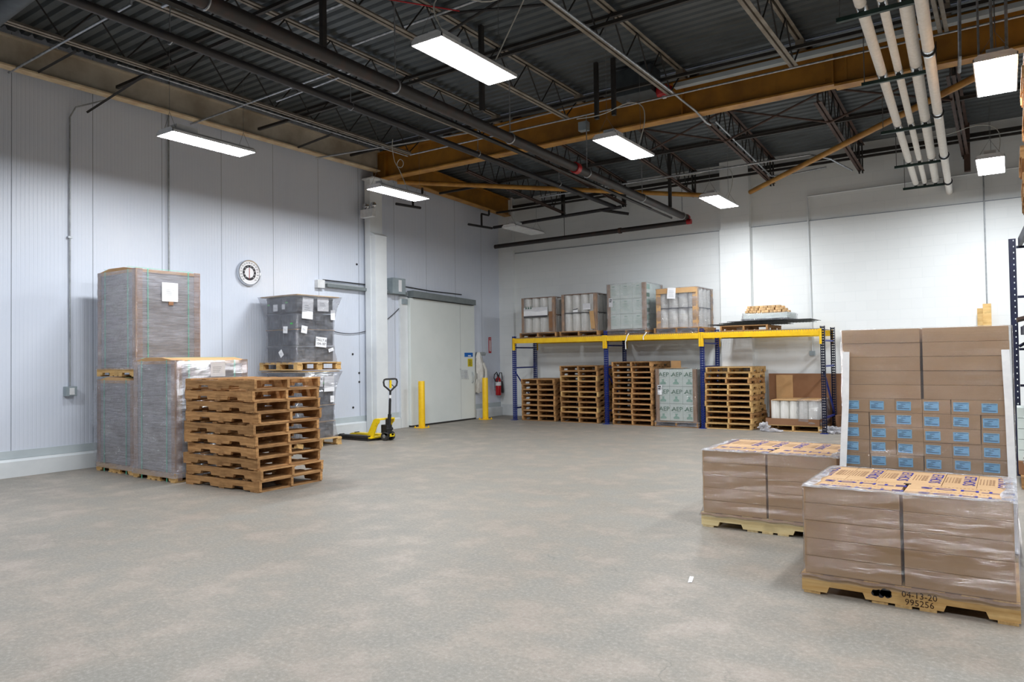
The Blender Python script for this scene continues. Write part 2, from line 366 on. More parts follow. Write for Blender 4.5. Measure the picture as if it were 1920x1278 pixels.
bm = B(); box(bm, XW - .1, XR, YB - .03, YB + .1, 0, 4.35); box(bm, XW - .1, XR, YB, YB + .1, 4.35, 6.3); wb_ = struct('wall_back', bm, 'cmu')
struct('ledge_seam_shadow', box(B(), XW, XR, YB - .034, YB - .028, 4.340, 4.352), 'seam_and_shadow', wb_, 'thin painted shadow strip along the wall seam ledge')  # dark strip paints the shadow line at the seam ledge
bm = B(); box(bm, -5.27, -4.64, YB - .2, YB, 0, 5.9); box(bm, -5.29, -4.62, YB - .225, YB, 0, 4.33); struct('trim_1', bm, 'cmu')
bm = B(); box(bm, XW, -10.95, YB - .12, YB, 0, 5.9); struct('trim_2', bm, 'cmu')
struct('wall_right', box(B(), XR, XR + .1, YF, YB, 0, 6.3), 'far_wall')  # unseen walls close the room, dull grey keeps bounce light low
struct('wall_front', box(B(), XW, XR, YF - .1, YF, 0, 6.3), 'far_wall')
bm = B()
prism(bm, [(XW, 0), (XW + .07, 0), (XW + .07, .215), (XW, .25)], YF, 12.1, 'Y'); prism(bm, [(XW, 0), (XW + .07, 0), (XW + .07, .215), (XW, .25)], 14.85, YB, 'Y')
bl = struct('baseboard_left', bm, 'curb')
bm = B(); box(bm, XW, XW + .012, YF, 12.1, .25, .36); box(bm, XW, XW + .012, 14.85, YB, .25, .36); struct('flashing_strip', bm, 'flashing', bl)
bm = B(); box(bm, XW, XR, YB - .13, YB, 0, .3, bev=.006); struct('baseboard_back', bm, 'curb')
# corrugated roof deck, ribs across the room, front bay level and back bay falling to the wall
def deck(y0, y1, z0, z1, bm):
    y = y0; prev = None
    while y < y1:
        for dy, dz in ((0, 0), (.09, 0), (.115, .045), (.145, .045), (.17, 0)):
            yy = min(y + dy, y1); z = z0 + (z1 - z0) * (yy - y0) / (y1 - y0) + dz
            v = (bm.verts.new((XW - .1, yy, z)), bm.verts.new((XR + .1, yy, z)))
            if prev: bm.faces.new((prev[0], prev[1], v[1], v[0]))
            prev = v
        y += .17
    return bm
bm = deck(YF - .1, 11.35, 6.22, 6.22, B()); deck(11.35, YB + .1, 6.2, 5.82, bm); struct('ceiling', bm, 'deck')

# sliding cooler door and its hardware
D = struct('door_1', box(B(), XW, XW + .13, 12.38, 14.79, .03, 2.95, bev=.006), 'door_white')
D['label'] = 'large off-white sliding insulated door'
bm = B(); box(bm, XW + .13, XW + .131, 14.2, 14.206, .05, 2.9); struct('panel_line', bm, 'seam_and_shadow', D)
bm = B(); box(bm, XW + .02, XW + .14, 12.38, 14.79, .01, .035); struct('bottom_gasket', bm, 'rubber', D)
bm = B(); tube(bm, [(XW + .13, 14.66, .92), (XW + .17, 14.66, .95), (XW + .19, 14.66, 1.02), (XW + .19, 14.66, 1.10), (XW + .17, 14.66, 1.17), (XW + .13, 14.66, 1.2)], .013)
struct('door_handle', bm, 'alu', D, smooth=True)
bm = B(); box(bm, XW + .13, XW + .134, 14.36, 14.70, 1.585, 1.60 + .09); o = struct('blue_sign', bm, 'sign_blue', D)
bm = B(); box(bm, XW + .134, XW + .136, 14.50, 14.62, 1.60, 1.625); obj('picture', bm, 'paper', D)
bm = B(); box(bm, XW + .13, XW + .134, 14.49, 14.68, 1.34, 1.54); struct('yellow_sign', bm, 'sign_yellow', D)
bm = B()
for i in range(6): box(bm, XW + .134, XW + .1352, 14.52, 14.65 - .03 * (i % 2), 1.37 + i * .026, 1.378 + i * .026)
obj('sign_lettering', bm, 'ink', D)
bm = B(); cyl(bm, (XW + .13, 14.17, 1.28), (XW + .16, 14.17, 1.28), .012)
for k in range(2): quad(bm, (XW + .14 + k * .004, 14.16 + .18 * k, 1.27), (XW + .15, 14.46, 1.25), (XW + .155, 14.50 - .1 * (1 - k), 1.02), (XW + .14, 14.22 + .12 * k, 1.04))
struct('hanging_plastic_bag', bm, 'film_white', D)
T = struct('door_frame', box(B(), XW, XW + .06, 12.12, 12.37, 0, 2.97, bev=.004), 'white_paint'); T.name = 'trim_3'
T = struct('trim_4', box(B(), XW, XW + .05, 14.8, 14.86, 0, 2.97), 'white_paint')
K = thing('door_track', 'long aluminium sliding door track above the white cooler door', 'door track', (XW, 9.8, 3.0))
def rel(o, bm):
    for v in bm.verts: v.co -= o.location
    return bm
def sl(y): return 3.07 - (y - 9.8) * .015
bm = B(); prism(bm, [(9.78, 3.02), (12.4, 2.99), (12.4, 3.09), (9.78, 3.13)], XW, XW + .05, 'X'); obj('rail', rel(K, bm), 'alu', K)
bm = B(); prism(bm, [(9.95, 3.03), (12.3, 3.0), (12.3, 3.05), (9.95, 3.095)], XW + .05, XW + .12, 'X'); obj('belt_guide', rel(K, bm), 'track_cover', K)
bm = B(); tube(bm, [(XW + .04, 9.9, 3.17), (XW + .04, 11.7, 3.16)], .012); tube(bm, [(XW + .03, 12.15, 3.22), (XW + .03, 13.2, 3.17), (XW + .03, 14.4, 3.16)], .01); obj('wiring', rel(K, bm), 'black_metal', K, True)
bm = B(); box(bm, XW, XW + .1, 9.72, 9.9, 3.0, 3.16); obj('end_box', rel(K, bm), 'white_plastic', K)
bm = B(); prism(bm, [(12.42, 2.965), (14.77, 2.90), (14.77, 3.03), (12.42, 3.12)], XW + .0, XW + .2, 'X'); obj('cover', rel(K, bm), 'track_cover', K)
bm = B(); prism(bm, [(12.45, 2.95), (14.68, 2.885), (14.68, 2.9), (12.45, 2.965)], XW + .02, XW + .19, 'X'); obj('roller_slot', rel(K, bm), 'black_metal', K)
bm = B(); box(bm, XW, XW + .2, 11.74, 12.16, 3.01, 3.36, bev=.01); o = obj('motor_box', rel(K, bm), 'grey_plastic', K)
bm = B(); box(bm, XW + .2, XW + .202, 11.93, 12.03, 3.06, 3.32); obj('label_plate', rel(K, bm), 'paper', o)
bm = B(); box(bm, XW + .02, XW + .1, 12.17, 12.33, 2.8, 2.92, bev=.006); obj('junction_box', rel(K, bm), 'grey_plastic', K)
bm = B()
pts = []
for i in range(25):
    t = i / 24; y = 9.0 + (12.25 - 9.0) * t; z = 2.72 + (2.8 - 2.72) * t - .66 * 4 * t * (1 - t); pts.append((XW + .02 + .012 * sin(pi * t), y, z))
single('cable', tube(B(), pts, .008, 6), 'black_metal', 'thin black cable hanging in a loop on the wall behind the white column', 'cable', smooth=True)
bm = B()
for (y, z) in ((11.2, 3.9), (11.1, 1.75), (11.3, .42), (10.75, 1.28), (10.75, 1.08), (8.95, 3.95)): pass
for i, (y, z, w_) in enumerate(((10.86, 3.58, 'high on the panel wall left of the white column'), (10.72, 1.67, 'halfway up the wall left of the white column'), (10.9, 1.27, 'upper of two beside the white column'), (10.9, 1.08, 'lower of two beside the white column'), (10.72, .55, 'low on the wall near the pallet jack'))):
    single('wall_plug', cyl(B(), (XW, y, z), (XW + .012, y, z), .022, 14), 'black_metal', 'small dark round wall plug ' + w_, 'plug', smooth=True)

# white column
Kc = thing('steel_column', 'white painted steel column in front of the panel wall', 'column', (-11.18, 11.22, 0))
bm = B(); box(bm, -.16, -.0, -.19, .17, 0, 5.43); obj('shaft', bm, 'white_paint', Kc)
bm = B(); box(bm, .0, .13, -.17, .17, 0, 4.2, bev=.004); obj('guard_channel', bm, 'white_paint', Kc)
bm = B(); prism(bm, [(.0, 4.2), (.15, 4.2), (.0, 4.27)], -.19, .19, 'Y'); obj('guard_cap', bm, 'white_paint', Kc)
bm = B(); box(bm, -.2, .15, -.23, .22, 5.40, 5.43); obj('cap_plate', bm, 'white_paint', Kc)
E = thing('emergency_light', 'white twin head emergency light box high on the white column', 'emergency light', (-11.13, 10.95, 4.55))
bm = B(); box(bm, -.16, .2, -.1, 0, 0, .17, bev=.01); obj('battery_box', bm, 'white_plastic', E)
for sx in (-.1, .12):
    h = obj('lamp_head', lathe(B(), [(.03, 0), (.06, -.02), (.072, -.06), (.066, -.075)], 16, Matrix.Translation((sx, -.04, .25)) @ Matrix.Rotation(radians(-80), 4, 'X') @ Matrix.Rotation(radians(180), 4, 'X')), 'chrome', E, True)
    obj('lens', lathe(B(), [(.0, -.07), (.055, -.072), (.0, -.08)], 16, Matrix.Translation((sx, -.04, .25)) @ Matrix.Rotation(radians(-80), 4, 'X') @ Matrix.Rotation(radians(180), 4, 'X')), 'white_plastic', h, True)
    obj('swivel', cyl(B(), (sx, -.05, .17), (sx, -.05, .22), .015), 'white_plastic', E, True)

# ------------------------------------------------------------------ roof steel
def ibeam(bm, axis, c, a0, a1, z0, z1, fw=.2, tw=.02, tf=.025, web=True, fl='both'):
    def bx(w0, w1, z0_, z1_):
        if axis == 'X': box(bm, a0, a1, c + w0, c + w1, z0_, z1_)
        else: box(bm, c + w0, c + w1, a0, a1, z0_, z1_)
    if web: bx(-tw / 2, tw / 2, z0 + tf, z1 - tf)
    if fl in ('both', 'bot'): bx(-fw / 2, fw / 2, z0, z0 + tf)
    if fl in ('both', 'top'): bx(-fw / 2, fw / 2, z1 - tf, z1)
    return bm
G = thing('roof_girder', 'deep ochre painted steel girder crossing the whole room', 'girder', (-2.2, 11.35, 5.43))
bm = ibeam(B(), 'X', 11.35, -11.38, XR, 5.43, 6.02, web=True, fl='none', tw=.03)
obj('web', rel(G, bm), 'girder', G)
bm = B(); box(bm, -11.4, -2.0, 11.24, 11.46, 5.43, 5.455); box(bm, -2.0, XR, 11.24, 11.46, 5.40, 5.43); obj('bottom_flange', rel(G, bm), 'girder_b', G)
bm = B(); box(bm, -11.38, XR, 11.24, 11.46, 5.995, 6.02); obj('top_flange', rel(G, bm), 'girder', G)
bm = B()
for x in (-10.95, -4.3, -2.02, 1.5): box(bm, x - .01, x + .01, 11.25, 11.34, 5.45, 6.0)
obj('stiffener', rel(G, bm), 'girder', G)
bm = B()
box(bm, -2.2, -1.84, 11.325, 11.335, 5.49, 5.95)
for i in range(4):
    for j in range(2): cyl(bm, (-2.14 + j * .24, 11.335, 5.55 + i * .11), (-2.14 + j * .24, 11.315, 5.55 + i * .11), .018, 8)
obj('splice_plate', rel(G, bm), 'girder', G)
Cb = thing('wall_beam', 'stained cream steel beam running high along the left wall', 'beam', (-11.12, 4.0, 5.58))
obj('web', rel(Cb, box(B(), -11.13, -11.11, YF, 11.2, 5.6, 6.0)), 'cream_beam', Cb)
obj('bottom_flange', rel(Cb, box(B(), -11.2, -11.03, YF, 11.2, 5.575, 5.6)), 'cream_flange', Cb)
obj('top_flange', rel(Cb, box(B(), -11.2, -11.03, YF, 11.2, 5.99, 6.01)), 'cream_beam', Cb)
Cb = thing('wall_beam', 'short ochre beam along the left wall beyond the white column', 'beam', (-11.1, 14.0, 5.5))
bm = B(); prism(bm, [(11.48, 5.55), (16.1, 5.38), (16.1, 5.80), (11.48, 6.0)], -11.11, -11.08, 'X'); obj('web', rel(Cb, bm), 'girder', Cb)
bm = B(); prism(bm, [(11.48, 5.53), (16.1, 5.355), (16.1, 5.38), (11.48, 5.555)], -11.2, -11.0, 'X'); obj('bottom_flange', rel(Cb, bm), 'girder_b', Cb)
bm = B(); prism(bm, [(11.48, 6.0), (16.1, 5.80), (16.1, 5.82), (11.48, 6.02)], -11.2, -11.0, 'X'); obj('top_flange', rel(Cb, bm), 'girder', Cb)
def brace(p0, p1, label, r=.05):
    a = Vector(p0); b = Vector(p1); o = single('roof_brace', tube(B(), [a, b], r, 10), 'girder_b', label, 'brace', 'ochre diagonal roof braces', smooth=True); return o
brace((-10.8, 11.48, 5.37), (-5.32, 15.95, 5.10), 'ochre diagonal pipe brace from the white column towards the back wall')
brace((-4.58, 15.95, 5.08), (-.05, 11.48, 5.30), 'ochre diagonal pipe brace rising from the pilaster to the right of the girder')
# open web joists
def chord(bm, y0, y1, z0, z1, w=.05, gap=.02):
    for s in (-1, 1):
        prism(bm, [(y0, z0), (y1, z1), (y1, z1 + .006), (y0, z0 + .006)], s * gap / 2, s * (gap / 2 + w), 'X')
        prism(bm, [(y0, z0), (y1, z1), (y1, z1 + .05), (y0, z0 + .05)], s * gap / 2, s * (gap / 2 + .006), 'X')
    return bm
def web(bm, y0, y1, zb0, zb1, zt0, zt1, n, r=.011):
    for i in range(n):
        a = y0 + (y1 - y0) * i / n; b = y0 + (y1 - y0) * (i + .5) / n; c = y0 + (y1 - y0) * (i + 1) / n
        L = lambda y, p, q: p + (q - p) * (y - y0) / (y1 - y0)
        cyl(bm, (0, a, L(a, zb0, zb1)), (0, b, L(b, zt0, zt1)), r, 6); cyl(bm, (0, b, L(b, zt0, zt1)), (0, c, L(c, zb0, zb1)), r, 6)
    return bm
FX = [-9.75, -7.95, -6.15, -4.27, -2.43, -.6, 1.25, 3.1]
FN = ['nearest the left wall', 'second from the left wall', 'third from the left wall', 'above the big centre light', 'left of the white pipes', 'above the white pipes', 'right of the white pipes', 'farthest right']
def joist_front(mtop, mbot):
    t = thing('roof_joist', 'x', 'roof joist', (0, 0, 0), 0, 'open web joists over the front of the room')
    obj('bottom_chord', chord(B(), YF, 10.75, 5.62, 5.62), mbot, t)
    bm = B(); chord(bm, YF, 11.3, 6.14, 6.14); box(bm, -.06, .06, 11.1, 11.3, 6.02, 6.15); obj('top_chord', bm, mtop, t)
    bm = web(B(), -6.9, 10.7, 5.65, 5.65, 6.15, 6.15, 22); cyl(bm, (0, 10.7, 5.65), (0, 11.2, 6.12), .012, 6); obj('web_rods', bm, 'joist_dark', t)
    return t
j0 = joist_front('joist_pale', 'joist_pale')
for i, x in enumerate(FX):
    o = j0 if i == 0 else dup(j0, (x, 0, 0)); o.location = (x, 0, 0); o['label'] = 'pale chorded roof joist in the front bay, ' + FN[i]
BX = [-9.3, -7.6, -5.85, -4.12, -2.38, -.6, 1.2, 3.0]
BN = ['nearest the left wall', 'second from the left wall', 'just left of the pilaster', 'just right of the pilaster', 'ending beside the white pipes', 'above the white pipes', 'right of the white pipes', 'farthest right']
t = thing('roof_joist', 'x', 'roof joist', (0, 0, 0), 0, 'open web joists over the back of the room')
obj('bottom_chord', chord(B(), 12.0, 16.02, 5.46, 5.2), 'joist_rust', t)
bm = B(); chord(bm, 11.3, 16.1, 6.1, 5.74); box(bm, -.06, .06, 11.3, 11.5, 6.02, 6.12); obj('top_chord', bm, 'joist_rust', t)
bm = web(B(), 12.0, 16.0, 5.49, 5.22, 6.1, 5.76, 8); cyl(bm, (0, 12.0, 5.49), (0, 11.45, 6.08), .012, 6); box(bm, -.04, -.02, 15.93, 16.0, 5.15, 5.76); box(bm, .02, .04, 15.93, 16.0, 5.15, 5.76); obj('web_rods', bm, 'joist_dark', t)
for i, x in enumerate(BX):
    o = t if i == 0 else dup(t, (x, 0, 0)); o.location = (x, 0, 0); o['label'] = 'rust brown roof joist in the back bay, ' + BN[i]
# bridging bars between joists
for i, (y, z, lab) in enumerate(((3.2, 5.68, 'nearest the camera'), (5.6, 5.68, 'crossing behind the left light'), (8.1, 5.68, 'crossing near the middle of the front bay'), (10.3, 5.7, 'just in front of the girder'), (13.1, 5.42, 'crossing the back bay'), (15.4, 5.32, 'nearest the back wall'), (3.2, 6.08, 'upper bar nearest the camera'), (5.9, 6.08, 'upper bar above the big centre light'), (8.7, 6.08, 'upper bar midway along the front bay'), (14.4, 5.86, 'upper bar in the back bay'))):
    single('bridging_bar', box(B(), -11.0, XR, y, y + .045, z, z + .045), 'joist_dark', 'dark steel bar under the roof deck, ' + lab, 'roof bar', 'bridging bars')
bm = B()
for i, (x, y0, y1) in enumerate(((-4.12, 12.9, 14.9), (-5.85, 12.9, 14.9), (-2.38, 12.9, 14.9), (-7.95, 4.0, 5.8), (-6.15, 7.2, 8.8), (-4.27, 5.4, 7.2), (-2.43, 6.6, 8.4))):
    x1 = x + 1.75; zt = 6.05 if y0 < 11 else 5.95; zb = 5.68 if y0 < 11 else 5.38
    for k, (a, b) in enumerate((((x, y0, zb), (x1, y0, zt)), ((x, y0, zt), (x1, y0, zb)))):
        single('cross_brace', tube(B(), [a, b], .018, 6), 'joist_rust' if y0 > 11 else 'joist_dark', 'thin diagonal brace between roof joists, %s, %s' % (['back bay right of the pilaster', 'back bay left of the pilaster', 'back bay near the white pipes', 'front bay near the left wall', 'front bay left of the centre light', 'front bay above the centre light', 'front bay left of the white pipes'][i], ('rising right', 'falling right')[k]), 'roof brace', 'thin cross braces between the joists')
# eave strut at the back wall and small angle struts over the left beam
single('eave_bar', box(B(), -10.9, XR, 16.02, 16.07, 5.55, 5.62), 'joist_dark', 'dark horizontal steel bar high along the back wall', 'roof bar')
for i, (p0, p1, lab) in enumerate((((-11.35, 5.36, 5.33), (-9.75, 5.45, 5.6), 'beside the left light, near its near end'), ((-11.0, 4.55, 5.6), (-9.9, 4.55, 5.62), 'left of the left light'), ((-11.0, 9.0, 5.58), (-9.8, 8.9, 5.62), 'beyond the left light'))):
    single('angle_strut', tube(B(), [p0, p1], .022, 4), 'joist_dark', 'dark angle strut across the cream beam, ' + lab, 'strut', 'angle struts at the cream beam')
def run(name, pts, r, mat, label, cat, seg=10, grp=None): return single(name, tube(B(), pts, r, seg), mat, label, cat, grp, True)
C_ = 'electrical conduits'
run('conduit', [(-9.7, 10.68, 5.59), (2, 10.68, 5.59), (XR, 10.68, 5.59)], .014, 'galv', 'long thin bright conduit in front of the ochre girder', 'conduit')
run('conduit', [(-11.3, 4.3, 5.58), (-8.05, 4.27, 5.58), (-8.05, 4.27, 5.62)], .016, 'galv', 'bright conduit crossing the cream beam at the far left', 'conduit')
run('conduit', [(-11.3, 7.0, 5.56), (-7.5, 6.93, 5.58)], .015, 'galv', 'bright conduit running to the left light, nearer one of a pair', 'conduit')
run('conduit', [(-9.3, 7.2, 5.58), (-7.4, 7.12, 5.6)], .015, 'galv', 'bright conduit running to the left light, farther one of a pair', 'conduit')
run('conduit', [(-9.78, 5.0, 5.56), (-9.78, 10.7, 5.58)], .012, 'galv', 'bright conduit strapped along the joist nearest the left wall', 'conduit')
run('conduit', [(-11.1, 9.5, 5.5), (-8.0, 10.9, 5.82), (-6.9, 10.92, 5.86), (-5.3, 10.93, 5.87)], .016, 'conduit', 'grey conduit rising from the left wall to the girder', 'conduit')
run('conduit', [(-4.21, 5.2, 5.60), (-4.21, 10.6, 5.62), (-4.2, 10.95, 5.6), (-4.05, 11.2, 5.45), (-4.02, 11.6, 5.36), (-4.0, 11.75, 5.36)], .018, 'galv', 'bright conduit following a joist and bending under the girder', 'conduit')
run('conduit', [(-4.02, 12.05, 5.5), (-4.05, 15.6, 5.28), (-3.7, 15.8, 5.3), (-3.0, 15.85, 5.35)], .016, 'galv', 'bright conduit on a rust brown joist right of the pilaster', 'conduit')
run('conduit', [(-8.9, 14.2, 5.25), (-5.9, 14.25, 5.26), (-3.0, 14.3, 5.26), (-2.7, 14.6, 5.2), (-2.45, 15.4, 5.1)], .018, 'galv', 'bright conduit crossing the back bay under the rust brown joists', 'conduit')
run('conduit', [(-6.0, 4.6, 5.62), (-6.0, 4.6, 5.63), (-7.9, 4.55, 5.62)], .02, 'galv', 'short bright conduit beside the big dark pipe, near end', 'conduit')
for i, y in enumerate((5.35, 6.1, 7.0)): run('conduit', [(-7.4, y, 5.9), (-4.4, y, 5.9)], .018, 'galv', 'bright overhead conduit above the big centre light, ' + ('nearest', 'middle', 'farthest')[i] + ' of three', 'conduit')
bm = B(); box(bm, -4.35, XR, 11.03, 11.15, 5.84, 5.85); box(bm, -4.35, XR, 11.03, 11.035, 5.85, 5.91); box(bm, -4.35, XR, 11.145, 11.15, 5.85, 5.91)
single('cable_trough', bm, 'flashing', 'grey channel running along the upper edge of the ochre girder', 'channel')
# wall conduits
Wc = thing('switch_conduit', 'tall grey conduit down the left wall ending in a switch box', 'conduit', (XW, 5.13, 1.1))
obj('pipe', rel(Wc, tube(B(), [(XW + .3, 5.5, 5.5), (XW + .06, 5.2, 5.36), (XW + .03, 5.13, 5.2), (XW + .03, 5.13, 1.22)], .012, 8)), 'conduit', Wc, True)
obj('switch_box', rel(Wc, box(B(), XW, XW + .1, 5.05, 5.2, 1.08, 1.22, bev=.008)), 'grey_plastic', Wc)
obj('switch_plate', rel(Wc, box(B(), XW + .1, XW + .112, 5.09, 5.16, 1.1, 1.2)), 'white_plastic', Wc)
obj('clamp', rel(Wc, box(B(), XW, XW + .05, 5.1, 5.16, 3.4, 3.43)), 'galv', Wc)
run('conduit', [(XW + .03, 6.66, 6.2), (XW + .03, 6.66, 2.0)], .014, 'conduit', 'straight grey conduit on the left wall behind the tall wrapped pallet', 'conduit')
run('conduit', [(XR, 16.14, 4.95), (-3.45, 16.14, 4.86), (-3.45, 16.14, 4.8), (-3.42, 16.14, 1.6)], .016, 'white_paint', 'white pipe turning down the back wall right of the pilaster', 'conduit')
run('conduit', [(-.33, 16.14, 5.0), (-.33, 16.14, 2.0)], .013, 'conduit', 'grey conduit down the back wall above the wooden planks', 'conduit')
single('wall_outlet', box(B(), -3.47, -3.37, 16.08, 16.165, 1.5, 1.6, bev=.01), 'grey_plastic', 'small grey outlet box at the end of the white wall pipe under the rack', 'outlet')
# dark service pipes
P1 = thing('service_pipe', 'large dark pipe on hangers running the length of the ceiling', 'pipe', (-5.8, 9.5, 4.66))
a = Vector((-5.52, 1.5, 4.62)); b = Vector((-5.97, 15.75, 4.66))
obj('main_pipe', rel(P1, tube(B(), [a, b], .07, 16)), 'dark_pipe', P1, True)
obj('angle_rail', rel(P1, tube(B(), [a + Vector((-.14, 0, -.07)), b + Vector((-.14, -.5, -.07))], .025, 4)), 'joist_dark', P1)
obj('side_pipe', rel(P1, tube(B(), [a + Vector((-.2, 0, -.02)), b + Vector((-.2, -1.5, -.02))], .03, 10)), 'dark_pipe2', P1, True)
obj('end_cap', rel(P1, tube(B(), [b, b + Vector((0, .07, 0))], .08, 16)), 'red_paint', P1, True)
for y in (3.6, 6.0, 8.4, 10.8, 13.2, 15.5):
    tt = (y - 1.5) / 14.25; p = a.lerp(b, tt)
    bm = tube(B(), [p + Vector((.075 * cos(k * pi / 6), 0, .075 * sin(k * pi / 6))) for k in range(12)], .012, 6, True); cyl(bm, p + Vector((0, 0, .1)), (p.x, p.y, 5.62 if y < 11 else 5.3), .008, 6)
    obj('hanger', rel(P1, bm), 'galv', P1, True)
obj('coupling', rel(P1, tube(B(), [a.lerp(b, .62), a.lerp(b, .628)], .09, 16)), 'red_paint', P1, True)
P2 = thing('service_pipe', 'dark pipe running along the back wall to the end of the large pipe', 'pipe', (-8.6, 15.75, 4.55))
obj('pipe', rel(P2, tube(B(), [(-11.3, 15.75, 4.52), (-5.95, 15.75, 4.56)], .055, 14)), 'dark_pipe', P2, True)
obj('coupling', rel(P2, tube(B(), [(-7.65, 15.75, 4.545), (-7.58, 15.75, 4.545)], .07, 14)), 'joist_rust', P2, True)
obj('end_cap', rel(P2, tube(B(), [(-5.95, 15.75, 4.56), (-5.85, 15.75, 4.56)], .06, 14)), 'red_paint', P2, True)
obj('hanger_rod', rel(P2, tube(B(), [(-9.15, 15.75, 4.56), (-9.15, 15.75, 5.4)], .008, 6)), 'wire', P2)
P3 = thing('sprinkler_pipe', 'black sprinkler pipe running under the joists beside the large pipe', 'pipe', (-7.7, 9, 5.18))
obj('pipe', rel(P3, tube(B(), [(-7.6, 1.5, 5.18), (-7.72, 15.7, 5.12)], .05, 12)), 'dark_pipe2', P3, True)
obj('branch', rel(P3, tube(B(), [(-7.55, 15.7, 5.1), (-11.3, 15.7, 5.03)], .04, 12)), 'dark_pipe2', P3, True)
obj('stub', rel(P3, tube(B(), [(-8.1, 15.65, 5.09), (-7.45, 15.9, 4.95)], .035, 10)), 'dark_pipe2', P3, True)
for y in (4.5, 7.2, 10.2, 13.0):
    p = Vector((-7.66, y, 5.16)); bm = tube(B(), [p + Vector((.055 * cos(k * pi / 6), 0, .055 * sin(k * pi / 6))) for k in range(12)], .008, 6, True); cyl(bm, p + Vector((0, 0, .05)), (p.x, p.y, 5.62 if y < 11 else 5.4), .006, 6)
    obj('hanger', rel(P3, bm), 'galv', P3, True)
for i, (x, y, z, lab) in enumerate(((-11.1, 12.3, 5.0, 'right of the white column'), (-11.1, 14.9, 4.92, 'left of the unlit lamp'))):
    P = thing('sprinkler_dropper', 'black cranked sprinkler pipe on the left wall, ' + lab, 'pipe', (x, y, z), 0, 'cranked sprinkler pipes')
    obj('pipe', tube(B(), [(0, 0, 0), (0, 0, .3), (0, .0, .33), (.02, .28, .33), (.02, .3, .36), (.02, .3, .5)], .025, 8), 'dark_pipe2', P, True)
    obj('cross_pipe', tube(B(), [(0, -.55, -.02), (0, .45 if i else .25, .02)], .03, 8), 'dark_pipe2', P, True)
for i, (x, y, z0, z1) in enumerate(((-6.4, 5.6, 4.9, 6.2), (-6.0, 8.1, 5.0, 6.2), (-5.3, 10.2, 5.3, 6.2), (-5.0, 10.2, 5.3, 6.2), (-5.88, 14.6, 4.7, 5.9))):
    single('hanger_strut', box(B(), x - .03, x + .03, y - .03, y + .03, z0, z1), 'joist_dark', 'dark vertical hanger strut from the roof, ' + ('left of the big centre light', 'near end of the centre light', 'in front of the girder, left one', 'in front of the girder, right one', 'near the end of the large pipe')[i], 'hanger', 'vertical hanger struts')
single('red_cable', tube(B(), [(-4.9, 3.6, 5.9), (-5.6, 4.6, 5.55), (-5.65, 5.6, 5.5), (-5.2, 6.6, 5.6)], .008, 6), 'red_paint', 'thin red cable hanging below the roof left of the centre light', 'cable', smooth=True)
H = thing('unit_heater', 'dark grey casing hung at the girder behind the red bell', 'heater', (-4.85, 10.9, 5.75))
obj('casing', box(B(), -.36, .3, -.3, .1, -.02, .4, bev=.01), 'heater', H)
obj('bracket', box(B(), -.22, -.16, -.1, 0, -.06, 0), 'galv', H)
A = thing('alarm_bell', 'round red fire alarm bell at the ochre girder', 'alarm bell', (-4.42, 10.82, 5.66))
obj('dome', lathe(B(), [(.03, 0), (.115, .01), (.13, .05), (.13, .13), (.1, .15)], 20), 'red_paint', A, True)
obj('striker', box(B(), -.03, .03, -.03, .03, -.035, 0, bev=.006), 'white_plastic', A)
single('wireless_box', box(B(), -6.15, -5.98, 11.12, 11.24, 5.5, 5.66, bev=.01), 'grey_plastic', 'small grey junction box fixed low on the girder behind a light', 'junction box')
single('service_duct', tube(B(), [(-11.3, 3.42, 5.42), (-6.2, 3.2, 5.42)], .13, 16), 'heater', 'thick dark grey pipe crossing the extreme upper left corner', 'pipe', smooth=True)
# white insulated pipes on trapeze hangers
WP = [((-1.02, 6.2, 4.8), (-1.43, 16.2, 4.8), .052, 'outer left'), ((-.84, 6.2, 4.8), (-1.28, 16.2, 4.8), .042, 'second from left'), ((-.66, 6.2, 4.82), (-1.10, 16.2, 4.81), .062, 'third from left'), ((-.53, 6.0, 4.72), (-.88, 16.2, 4.60), .055, 'right, lowest')]
TY = [7.45, 9.41, 11.67, 13.98, 15.95]
for a, b, r, lab in WP:
    a = Vector(a); b = Vector(b); P = thing('insulated_pipe', 'white insulated pipe under the ceiling at right, %s of the four' % lab, 'pipe', tuple((a + b) / 2), 0, 'white insulated pipes')
    obj('insulation', rel(P, tube(B(), [a, b], r, 18)), 'pipe_white', P, True)
    for y in TY:
        if lab.startswith('right'): y -= .75
        tt = (y - a.y) / (b.y - a.y); p = a.lerp(b, tt); q = a.lerp(b, tt + .008); s_ = a.lerp(b, tt - .008)
        obj('saddle', rel(P, tube(B(), [s_, q], r + .004, 18)), 'chrome', P, True)
        if lab.startswith('right'):
            bm = tube(B(), [p + Vector(((r + .012) * cos(k * pi / 6), 0, (r + .012) * sin(k * pi / 6))) for k in range(12)], .008, 6, True); cyl(bm, p + Vector((0, 0, r)), (p.x, p.y, 5.6 if y < 11 else 5.4), .006, 6); obj('ring_hanger', rel(P, bm), 'black_metal', P, True)
